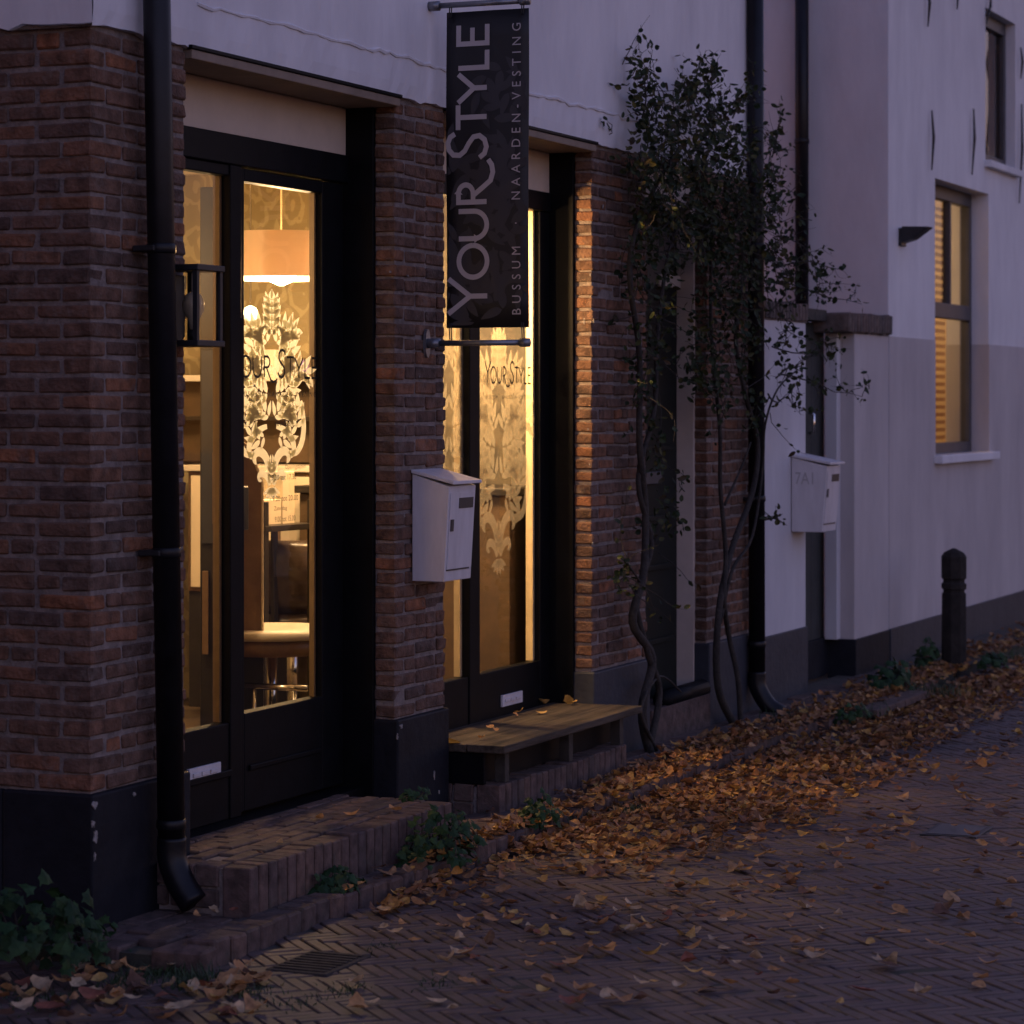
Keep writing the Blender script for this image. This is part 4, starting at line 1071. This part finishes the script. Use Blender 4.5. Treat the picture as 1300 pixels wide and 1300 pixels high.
rl = empty('ceiling_lamp', (w1[0]+1.0, 1.25, 2.70), 'ceiling lamp inside the lit window room', 'lamp')
MB().lathe([(.12, 0), (.10, .05), (.02, .08)], n=20).build('bowl', M['sconce'], rl, True)
MB().tube([(0, 0, .07), (0, 0, .45)], .006, 6).build('rod', M['chrome'], rl)
# spotlight on the facade, switched off
c = PF(1142, 300, 0)
sp = empty('wall_spotlight', (c.x, 0, c.z), 'small dark wedge shaped wall lamp on the white facade', 'lamp')
part('back_plate', MB().box(c.x-.03, c.x+.09, -.02, -.0005, c.z-.06, c.z+.05), M['iron'], sp, bevel=.004)
vs = [(c.x-.03,-.0205,c.z+.06),(c.x+.09,-.0205,c.z+.06),(c.x+.09,-.19,c.z+.055),(c.x-.03,-.19,c.z+.055),(c.x-.03,-.0205,c.z-.04),(c.x+.09,-.0205,c.z-.04),(c.x+.09,-.09,c.z-.02),(c.x-.03,-.09,c.z-.02),(c.x-.03,-.18,c.z+.045),(c.x+.09,-.18,c.z+.045)]
part('housing', MB().add(vs, [(0,1,2,3),(4,7,6,5),(0,4,5,1),(7,8,9,6),(8,3,2,9),(0,3,8,7,4),(1,5,6,9,2)]), M['iron'], sp, bevel=.004)

# ------------------------------------------------------------------ bollard, drain, manhole
g = PG(1211, 846, 0)
bo = empty('bollard', (g.x, g.y, -.05), 'dark weathered wooden bollard with a pointed faceted top', 'bollard')
hb = PT(1211, 696, (g-Vector((CX,CY,0))).dot(Vector((DX,DY,0)))).z + .05
MB().lathe([(.078, 0), (.075, hb-.27)], n=8).build('post', M['bollard_wood'], bo, bevel=.004)
MB().lathe([(.066, hb-.27), (.066, hb-.25), (.077, hb-.245), (.077, hb-.215), (.066, hb-.205), (.066, hb-.19), (.077, hb-.18), (.078, hb-.05), (.06, hb-.025), (.01, hb)], n=8).build('head', M['bollard_wood'], bo)
g = PG(405, 1222, ZS)
dr = empty('drain_grate', (g.x, g.y, ZS), 'slotted iron drain grate in the street by the kerb', 'drain')
MB().box(-.15, .15, -.10, .10, -.03, .002).build('frame', M['grate'], dr, bevel=.003)
for k in range(8): MB().box(-.13+k*.034, -.112+k*.034, -.085, .085, .0025, .006).build('bar', M['grate'], dr, bevel=.002)
g = PG(1215, 1054, ZS)
mh = empty('manhole_cover', (g.x, g.y, ZS), 'small square iron cover set in the herringbone street', 'manhole cover')
MB().box(-.15, .15, -.11, .11, -.03, .001).build('frame', M['iron'], mh, bevel=.002)
MB().box(-.13, .13, -.09, .09, .0015, .003).build('lid', M['frame_grey'], mh, bevel=.002)

# ------------------------------------------------------------------ unseen house beyond the left edge, added to shade the end wall
nh = empty('shading_house', (-6, 2, 0), 'plain dark brick house added out of view at the left, shading the end wall', 'house')
part('wall', MB().box(-9, -2.3, .4, 7, -.1, 5.2), M['mortar_dark'], nh)
part('plinth', MB().box(-9.01, -2.29, .39, 7.01, -.1, .42), M['plinth'], nh)
part('roof', MB().add([(-9.2,.2,5.19),(-2.1,.2,5.19),(-2.1,3.7,8.2),(-9.2,3.7,8.2),(-9.2,7.2,5.19),(-2.1,7.2,5.19)], [(0,1,2,3),(3,2,5,4),(0,3,4),(1,5,2),(0,4,5,1)]), M['roof_tile'], nh)
for xx in (-7.9, -5.4):
    part('window', MB().box(xx, xx+1.1, .36, .399, .95, 2.5), M['frame_grey'], nh, bevel=.006)
part('door', MB().box(-3.9, -2.95, .36, .399, .05, 2.3), M['green_door'], nh, bevel=.006)
# ------------------------------------------------------------------ vegetation
def leaf_mesh(name, L, W, m, lobed=0.0, curl=.3, fold=.25, n=5):
    """ovate leaf, base at origin, along +X, with midrib fold and curl"""
    vs = []; fs = []
    ph = random.uniform(0, 6.28); cu = curl*random.uniform(.4, 1.3); tw = random.uniform(-.5, .5)*curl
    for i in range(n+1):
        s = i/n
        wd = W*.5*math.sin(math.pi*min(1, .06+.94*s**.85))**.75
        if lobed: wd *= 1 + lobed*math.cos(s*math.pi*5+.4)
        if i == n: wd = W*.02
        x = L*s; z = L*cu*(s-.5)**2*1.6 + L*.03*math.sin(ph+s*7)*curl
        for sd_ in (-1, 0, 1):
            vs.append((x, sd_*wd, z + (fold*wd if sd_ else 0) + sd_*tw*wd*s))
    for i in range(n):
        for k in (0, 1): fs.append((i*3+k, (i+1)*3+k, (i+1)*3+k+1, i*3+k+1))
    return MB().add(vs, fs).mesh(name, m)
def ivy_mesh(name, L, m):
    out = [(0,0),(.10,.34),(.02,.52),(.34,.40),(.52,.46),(.66,.22),(1,0),(.66,-.22),(.52,-.46),(.34,-.40),(.02,-.52),(.10,-.34)]
    vs = [(.35*L, 0, .05*L)] + [((x+random.gauss(0,.02))*L, (y+random.gauss(0,.02))*L, -.10*L*abs(y)*2 - .12*L*max(0, x-.5) + random.gauss(0,.012)*L) for x, y in out]
    return MB().add(vs, [(0, i+1, (i+1) % 12+1) for i in range(12)]).mesh(name, m)
def join_leaves(name, specs, m, parent=None):
    V = []; Fc = []
    for me, mat4 in specs:
        b = len(V)
        for v in me.vertices: V.append(tuple(mat4 @ v.co))
        for p in me.polygons: Fc.append(tuple(b+i for i in p.vertices))
    me = bpy.data.meshes.new(name); me.from_pydata(V, [], Fc); me.materials.append(m)
    return link(name, me, parent)
random.seed(21)
# ---- ivy and weeds
ivm = [ivy_mesh('ivy_leaf', .05, M['ivy']) for _ in range(8)]
def ivy(c, rx, ry, h, n, label, sc=1.0, single=45, cat='ivy'):
    t = empty('ivy_plant', c, label, cat)
    specs = []
    mb = MB()
    for k in range(max(4, n//22)):
        a = random.uniform(0, 6.28); p = [(0, 0, 0)]
        for s in (.4, .7, 1): p.append((rx*s*math.cos(a+random.uniform(-.3,.3)), ry*s*math.sin(a+random.uniform(-.3,.3)), h*(.9-.5*s*s)*random.uniform(.6, 1)))
        mb.tube(p, [.004, .003, .0025, .0015], 5)
    mb.build('stems', M['bark'], t)
    for k in range(n):
        a = random.uniform(0, 6.28); r = math.sqrt(random.random())
        x, y = rx*r*math.cos(a), ry*r*math.sin(a)
        dome = h*math.sqrt(max(0, 1-r*r*.85))
        z = dome*random.uniform(.12, 1.05)+.01
        nrm = Vector((x/rx*.9 - .35, y/ry*.9 - .45, .75)) + Vector([random.gauss(0, .38) for _ in range(3)])
        q = nrm.to_track_quat('Z', 'X').to_matrix().to_4x4() @ Matrix.Rotation(random.uniform(0, 6.28), 4, 'Z')
        specs.append((random.choice(ivm), Matrix.Translation((x, y, z)) @ q @ Matrix.Scale(sc*random.uniform(.6, 1.25), 4), x+y*.5-z))
    specs.sort(key=lambda s: s[2])
    for me, mt, _ in specs[:single]:
        o = link('leaf', me, t); o.matrix_local = mt
    if specs[single:]:
        o = join_leaves('leaves', [(a, b) for a, b, _ in specs[single:]], M['ivy'], t); o['kind'] = 'stuff'
    return t
g = PG(35, 1232, -.03); ivy((g.x, g.y, -.04), .26, .22, .24, 150, 'dark green ivy clump at the foot of the black corner plinth', 1.0, 70)
g = PG(110, 1215, -.03); ivy((g.x, g.y, -.04), .16, .12, .11, 45, 'low ivy tuft right of the big corner ivy', .85, 20)
g = PG(430, 1130, 0); ivy((g.x, g.y, -.02), .15, .055, .085, 60, 'small ivy tuft against the front of the left doorstep', .7, 25)
g = PG(562, 1092, 0); ivy((g.x, g.y, -.02), .25, .12, .18, 170, 'bushy ivy between the left doorstep and the bench', .75, 60)
g = PG(530, 1014, .148); ivy((g.x, g.y, .145), .10, .04, .03, 30, 'thin ivy sprig on the end of the left doorstep', .6, 12)
g = PG(685, 1046, 0); ivy((g.x, g.y, -.02), .13, .08, .12, 80, 'ivy tuft in front of the brick step under the bench', .7, 30)
g = PG(1132, 876, 0); ivy((g.x, g.y, -.02), .24, .10, .17, 110, 'leafy weed at the foot of the white house left of the bollard', 1.1, 40, 'weed')
g = PG(1178, 848, 0); ivy((g.x, g.y, -.02), .16, .06, .20, 60, 'taller weed just left behind the bollard', 1.0, 20, 'weed')
g = PG(1262, 843, 0); ivy((g.x, g.y, -.02), .2, .08, .08, 50, 'low weed right of the bollard', 1.0, 15, 'weed')
g = PG(1080, 908, 0); ivy((g.x, g.y, -.03), .28, .09, .07, 60, 'low mossy weeds before the gate wall', .7, 15, 'weed')
g = PG(990, 880, 0); ivy((g.x, g.y, -.02), .15, .07, .10, 45, 'weed tuft behind the downpipe shoe at the white wall', .8, 15, 'weed')

# ---- grass tufts between the bricks
random.seed(3)
mb = MB()
def blades(c, n, spread, h):
    for k in range(n):
        x, y = c.x+random.gauss(0, spread), c.y+random.gauss(0, spread*.6); a = random.uniform(0, 6.28); hh = h*random.uniform(.5, 1.2); w_ = .0025
        dx, dy = math.cos(a)*w_, math.sin(a)*w_; lx_, ly_ = random.gauss(0, hh*.5), random.gauss(0, hh*.5)
        mb.add([(x-dx,y-dy,c.z),(x+dx,y+dy,c.z),(x+dx*.6+lx_*.4,y+dy*.6+ly_*.4,c.z+hh*.65),(x-dx*.6+lx_*.4,y-dy*.6+ly_*.4,c.z+hh*.65),(x+lx_,y+ly_,c.z+hh)], [(0,1,2,3),(3,2,4)])
for px, py, n, sp_, h in ((165,1250,160,.07,.04),(245,1250,180,.06,.045),(205,1240,120,.06,.035),(60,1275,120,.09,.03),(20,1262,90,.06,.03),(440,1262,90,.06,.02),(490,1205,60,.05,.02),(380,1275,60,.06,.02),(320,1262,90,.06,.025),(1010,915,140,.12,.06),(1190,880,120,.15,.06),(1090,905,120,.14,.05),(1285,835,90,.15,.07),(800,1030,60,.06,.03),(720,1040,60,.06,.03),(560,1250,50,.06,.02),(850,1130,40,.06,.02)):
    z = ZS-.01 if not (py < 930) else -.01
    if px > 700 and 1000 < py < 1045: z = -.03
    blades(PG(px, py, z), n, sp_, h)
M['grass'] = mat('grass', (.03,.055,.018), .6, var=.4, vscale=30)
tag(mb.build('grass', M['grass']), 'short grass and moss growing between the paving bricks', 'grass', kind='stuff')

# ---- climbing roses
random.seed(11)
rlm = [leaf_mesh('rose_leaf', random.uniform(.026,.044), random.uniform(.016,.026), M['rose_leaf'], lobed=.06, curl=.3, fold=.3, n=4) for _ in range(8)]
def fp(px, py, y): return PF(px, py, y)
def rose(name, base, stems, clumps, sparse, label, single):
    t = empty(name, base, label, 'climbing rose', 'climbing roses on the facade')
    for pts, r0, r1 in stems:
        P = smooth_path([p + Vector([random.gauss(0, .008) for _ in range(3)]) for p in pts], 5)
        n = len(P); part('stem', MB().tube(P, [r0+(r1-r0)*k/(n-1) for k in range(n)], 8), M['bark'], t, True)
    tw = MB(); specs = []
    def put(p, nr=None, sc=1.0, big=False):
        d = Vector((random.gauss(-.3, .6), random.gauss(-.5, .5), random.gauss(.35, .5)))
        q = d.to_track_quat('Z', 'X').to_matrix().to_4x4() @ Matrix.Rotation(random.uniform(0, 6.28), 4, 'Z')
        specs.append((random.choice(rlm), Matrix.Translation(Vector(p)-Vector(base)) @ q @ Matrix.Scale(sc*random.uniform(.6, 1.35), 4), big))
    def twig(p, d, L, leaves, r=.0035):
        pts = [Vector(p)]; d = Vector(d).normalized(); n = 6
        for k in range(n):
            d = (d + Vector([random.gauss(0, .22) for _ in range(3)]) + Vector((0, 0, -.03))).normalized()
            q = pts[-1] + d*L/n; q.y = min(q.y, -.03); pts.append(q)
        tw.tube(pts, [r*(1-.75*k/n) for k in range(n+1)], 5, caps=False)
        for k in range(leaves):
            f = random.random()**.7*n; i = min(int(f), n-1); put(pts[i].lerp(pts[i+1], f-i) + Vector([random.gauss(0, .012) for _ in range(3)]), sc=1.0, big=True)
        return pts
    for (px, py, y, rx, ry, rz, n) in clumps:
        c = fp(px, py, y); n0 = n; n = int(n*(.60 if py < 300 else .66))
        for k in range(n):
            while True:
                u = Vector([random.uniform(-1, 1) for _ in range(3)])
                if u.length < 1: break
            p = c + Vector((u.x*rx, u.y*ry, u.z*rz))
            if p.y > -.02: p.y = -.02 - random.random()*.03
            put(p)
        for k in range(n0//9):
            u = Vector([random.gauss(0, .5) for _ in range(3)])
            twig(c+Vector((u.x*rx, u.y*ry, u.z*rz)), (random.gauss(0, 1), random.gauss(-.2, .4), random.gauss(.1, .8)), random.uniform(.14, .38), 5, .0025)
    for (px, py, y, dx, dy, dz, L, lv) in sparse:
        L *= .78
        pts = twig(fp(px, py, y), (dx, dy, dz), L, lv, .005)
        for k in range(5):
            q = random.choice(pts[1:]); pp = twig(q, (dx+random.gauss(0, .7), dy+random.gauss(0, .5), dz+random.gauss(0, .7)), L*random.uniform(.25, .5), max(1, lv//4), .0025)
            for _ in range(2): twig(random.choice(pp[1:]), (dx+random.gauss(0, .9), random.gauss(-.1, .5), dz+random.gauss(0, .9)), L*.18, 1, .0015)
    part('twigs', tw, M['bark'], t)['kind'] = 'stuff'
    bigs = [s for s in specs if s[2]]; rest = [s for s in specs if not s[2]]
    random.shuffle(bigs)
    for me, mt, _ in bigs[:single]: o = link('leaf', me, t); o.matrix_local = mt
    o = join_leaves('foliage', [(a, b) for a, b, _ in rest+bigs[single:]], M['rose_leaf'], t); o['kind'] = 'stuff'
    print(name, len(specs)); return t
b1 = PG(826, 958, -.02); b1 = PF(830, 952, -.10)
yy = -.10
st = [([fp(828,960,yy), fp(815,900,yy), fp(826,840,yy), fp(805,790,yy), fp(815,730,yy), fp(822,650,yy), fp(810,560,yy), fp(815,450,yy), fp(800,330,yy), fp(830,240,yy), fp(870,180,yy)], .024, .009),
      ([fp(826,950,yy), fp(838,880,yy), fp(826,830,yy-.02), fp(812,760,yy), fp(828,690,yy), fp(812,610,yy), fp(830,520,yy), fp(836,420,yy), fp(850,320,yy), fp(880,250,yy)], .018, .008),
      ([fp(830,950,yy), fp(815,905,yy-.03), fp(838,860,yy), fp(860,880,yy), ], .010, .004),
      ([fp(815,740,yy), fp(800,725,yy-.04), fp(788,712,yy-.06)], .006, .002)]
cl1 = [(835,150,-.13,.30,.11,.20,230),(830,215,-.15,.28,.13,.22,390),(885,200,-.17,.34,.14,.22,500),(930,175,-.2,.26,.12,.20,200),(890,130,-.12,.30,.09,.14,110),(870,270,-.15,.40,.12,.16,330),(925,265,-.2,.30,.12,.20,270),
       (818,300,-.10,.16,.08,.28,130),(808,385,-.10,.15,.07,.30,90),(815,480,-.10,.15,.07,.28,80),(838,430,-.12,.15,.07,.25,70),(845,320,-.1,.2,.08,.2,70),(828,560,-.11,.10,.06,.20,60),(846,650,-.10,.16,.06,.16,70),(792,730,-.13,.12,.05,.09,55),(810,105,-.08,.12,.05,.16,60)]
sp1 = [(815,150,-.1,-.35,-.1,1,.35,12),(860,140,-.1,.1,-.1,1,.33,12),(900,130,-.12,.4,-.1,1,.32,12),(930,150,-.15,.6,-.1,.8,.35,10),(880,130,-.1,0,-.1,1,.3,10)]
rose('climbing_rose', b1, st, cl1, sp1, 'climbing rose with twin twisted stems left of the dark side door', 120)
b2 = PF(938, 922, -.08); yy = -.10
st = [([fp(938,926,yy), fp(915,870,yy), fp(912,780,yy), fp(930,700,yy), fp(955,620,yy), fp(965,560,yy), fp(945,500,yy), fp(935,430,yy), fp(945,330,yy), fp(930,250,yy)], .021, .008),
      ([fp(938,920,yy), fp(935,860,yy), fp(930,810,yy), fp(916,760,yy), fp(922,700,yy), fp(918,620,yy), fp(912,540,yy), fp(905,450,yy), fp(900,350,yy), fp(905,270,yy)], .016, .007),
      ([fp(916,790,yy), fp(930,720,yy-.02), fp(955,680,yy-.05), fp(970,600,yy-.06), fp(972,540,yy-.08), fp(985,490,yy-.1), fp(1010,470,yy-.12)], .010, .004),
      ([fp(920,640,yy), fp(940,590,yy-.02), fp(955,560,yy-.04)], .008, .004)]
cl2 = [(930,330,-.18,.30,.12,.24,300),(905,400,-.15,.26,.10,.22,140),(940,430,-.18,.24,.10,.24,160),(890,460,-.13,.2,.08,.16,120),(950,250,-.2,.26,.12,.22,240),(915,500,-.13,.16,.06,.14,60),(985,270,-.2,.2,.10,.22,110),(960,520,-.16,.1,.06,.14,40),(900,300,-.16,.28,.10,.2,250),(978,350,-.2,.18,.1,.2,90)]
sp2 = [(975,250,-.2,1,-.15,.6,.5,14),(980,320,-.2,1,-.2,.2,.6,18),(985,360,-.2,1,-.2,0,.65,18),(975,400,-.2,1,-.2,.5,.6,16),(980,440,-.2,1,-.2,-.1,.55,12),(985,480,-.2,1,-.2,.5,.6,14),(990,475,-.2,1,-.25,.1,.75,16),(975,500,-.2,.9,-.2,-.7,.45,10),(985,300,-.2,1,-.3,-.1,.62,16),(985,340,-.2,1,-.3,-.35,.8,18),(990,400,-.2,1,-.2,-.3,.6,12),(980,200,-.2,.8,-.1,.7,.35,10),(970,660,-.16,.6,-.2,.2,.18,4)]
rose('climbing_rose', b2, st, cl2, sp2, 'climbing rose winding round the middle downpipe with sprays reaching right', 120)

# ---- fallen leaves
random.seed(17)
dry = [leaf_mesh('fallen_leaf', random.uniform(.052,.076), random.uniform(.034,.052), M['leaf_dry'], lobed=random.choice((.05, .16, .26)), curl=random.uniform(.2, .9), fold=random.uniform(-.3, .4), n=8) for _ in range(16)]
def inpoly(x, y, P):
    c = False; j = len(P)-1
    for i in range(len(P)):
        if (P[i][1] > y) != (P[j][1] > y) and x < (P[j][0]-P[i][0])*(y-P[i][1])/(P[j][1]-P[i][1])+P[i][0]: c = not c
        j = i
    return c
def gz(x, y):
    if y > kerb_y(x)-.01: return .004
    return ZS+.004
blocked = [(.33, 1.97, -.37, .2), (xb0-.02, xb1+.12, -.26, .2)]
L_ = []
def drop(x, y, z, flat=.35, sc=1.0, zone=''):
    if zone == 'pile': sc *= .80
    if zone == 'edge': sc *= .86
    for a, b, c, d in blocked:
        if a < x < b and c < y < d and z < .1: return
    if y > -.02 and z < .1: return
    R = Euler((random.gauss(0, flat), random.gauss(0, flat), random.uniform(0, 6.28))).to_matrix().to_4x4()
    L_.append((random.choice(dry), Matrix.Translation((x, y, z)) @ R @ Matrix.Scale(sc*random.choice((.55, .7, .8, .9, 1.0, 1.15)), 4) @ Matrix.Translation((-.031, 0, 0)), zone))
pile = [(470,1165),(560,1105),(620,1080),(700,1042),(790,1000),(900,955),(1010,922),(1080,895),(1180,862),(1300,812),(1300,895),(1210,940),(1120,1000),(1050,1045),(960,1075),(860,1100),(760,1108),(650,1118),(540,1155)]
core = [(640,1085),(740,1045),(860,1005),(980,965),(1100,925),(1300,850),(1300,880),(1180,930),(1080,990),(980,1040),(860,1075),(740,1095)]
def fill(poly, n, zone, zlift, flat, sc=1.0):
    W = [PG(px, py, ZS) for px, py in poly]; P = [(p.x, p.y) for p in W]
    x0, x1 = min(p[0] for p in P), max(p[0] for p in P); y0, y1 = min(p[1] for p in P), max(p[1] for p in P)
    k = 0; tries = 0
    while k < n and tries < n*60:
        tries += 1
        x, y = random.uniform(x0, x1), random.uniform(y0, y1)
        if not inpoly(x, y, P): continue
        dens = .5+.5*math.sin(x*3.1+y*5.0)*math.sin(y*7.3-x*1.7)
        if random.random() > .35+.65*dens: continue
        drop(x, y, gz(x, y)+random.random()**1.5*zlift+.008, flat, sc, zone); k += 1
    print(zone, k)
fill(pile, 3300, 'pile', .022, .24)
fill(core, 1700, 'pile', .035, .32)
fill([(470,1165),(560,1100),(700,1036),(800,990),(950,935),(960,950),(800,1015),(690,1060),(580,1110),(490,1170)], 420, 'pile', .03, .35)
fill([(480,1180),(650,1110),(860,1090),(1060,1040),(1300,880),(1300,960),(1150,1060),(1000,1140),(800,1170),(560,1220)], 190, 'edge', .008, .2)
fill([(480,1180),(1060,1040),(1300,930),(1300,1290),(420,1290)], 170, 'street', .005, .14, 1.0)
fill([(540,1170),(900,1110),(1150,1060),(1000,1290),(560,1290)], 90, 'street', .005, .14, 1.0)
fill([(0,1215),(130,1225),(250,1235),(360,1205),(330,1250),(330,1299),(0,1299)], 100, 'corner', .012, .25, 1.15)
fill([(240,1195),(380,1140),(520,1090),(560,1110),(440,1160),(340,1195)], 45, 'edge', .02, .3)
fill([(960,935),(1060,890),(1180,850),(1300,800),(1300,830),(1100,890),(1000,930)], 190, 'pile', .02, .35)
for k in range(560):
    x = random.uniform(2.35, 9.0); y = random.gauss(-.455, .045); drop(x, y, .006+random.random()*.018, .3, .9, 'pile')
for k in range(620):
    x = random.uniform(3.3, 9.0); y = random.gauss(-.46, .09)
    if y < -.28: drop(x, y, gz(x, y)+random.random()*.02+.008, .35, 1.0, 'pile')
for k in range(150):
    x = random.uniform(2.0, 3.4); y = random.gauss(-.50, .08); drop(x, y, gz(x, y)+random.random()*.02+.008, .35, 1.0, 'pile')
for px, py, z in ((450,1035,.152),(355,1072,.152),(330,1085,.152),(405,1040,.152),(500,1030,.152),(575,942,.268),(622,925,.268),(628,928,.268),(655,908,.268),(687,905,.268),(724,890,.268),(728,893,.268),(722,892,.275),(690,893,.268),(612,938,.268),(660,905,.268)):
    g = PG(px, py, z); drop(g.x, g.y, z+.006, .3, .9, 'bench' if z > .2 else 'step')
def lscore(s):
    p = s[1].translation; x, y, t = project(p)
    vis = 0 < x < 1300 and 0 < y < 1300
    return (0 if s[2] in ('bench', 'step') else (1 if vis and s[2] in ('street', 'corner', 'edge') else 2 if vis else 3), t)
L_.sort(key=lscore)
LB = {'street': ('dry autumn leaf lying alone on the herringbone brick street', 'leaves scattered over the street'),
      'corner': ('brown autumn leaf lying in the street by the corner ivy', 'leaves by the corner ivy'),
      'edge': ('dry autumn leaf lying at the edge of the leaf drift', 'leaves at the edge of the drift'),
      'pile': ('curled autumn leaf on top of the leaf drift along the kerb', 'leaves on the drift'),
      'bench': ('fallen yellow brown leaf lying on the wooden bench', 'leaves on the bench'),
      'step': ('fallen leaf lying on the left brick doorstep', 'leaves on the doorstep')}
NEAR = {'street': 'on the brick street', 'corner': 'near the corner ivy', 'edge': 'at the drift edge', 'pile': 'on top of the leaf drift along the kerb', 'bench': 'on the wooden bench', 'step': 'on the left brick doorstep'}
lm_ = {}
ck = list(LEAFC)
for me, mt, zone in L_[:300]:
    cn = random.choices(ck, (1.5, 5, 3, 4, 1.5))[0]
    if zone == 'bench': cn = random.choice(('yellow', 'orange brown'))
    if (me.name, cn) not in lm_:
        m2 = me.copy(); m2.materials.clear(); m2.materials.append(M['leaf_'+cn]); lm_[me.name, cn] = m2
    o = link('fallen_leaf', lm_[me.name, cn]); o.matrix_world = mt
    x, y, t = project(mt.translation)
    sz = mt.to_scale()[0]; size = 'small ' if sz < .75 else ('large ' if sz > 1.05 else '')
    where = ''
    if zone in ('street', 'edge'):
        where = (' below the bench' if x < 780 else ' below the manhole cover' if x > 1050 and y > 1060 else ' beside the manhole cover' if x > 1050 else ' below the climbing roses')
        if y > 1190: where += ' near the bottom edge'
    elif zone == 'corner': where = ' left of the drain grate' if x > 170 else ' at the far left'
    elif zone == 'bench': where = ' near its left end' if x < 660 else ' near its right end'
    tag(o, size + cn + ' leaf ' + NEAR[zone] + where, 'leaf', LB[zone][1])
o = join_leaves('leaf_litter', [(a, b) for a, b, _ in L_[300:]], M['leaf_dry'])
tag(o, 'drift of brown and orange autumn leaves along the kerb', 'leaf litter', kind='stuff')
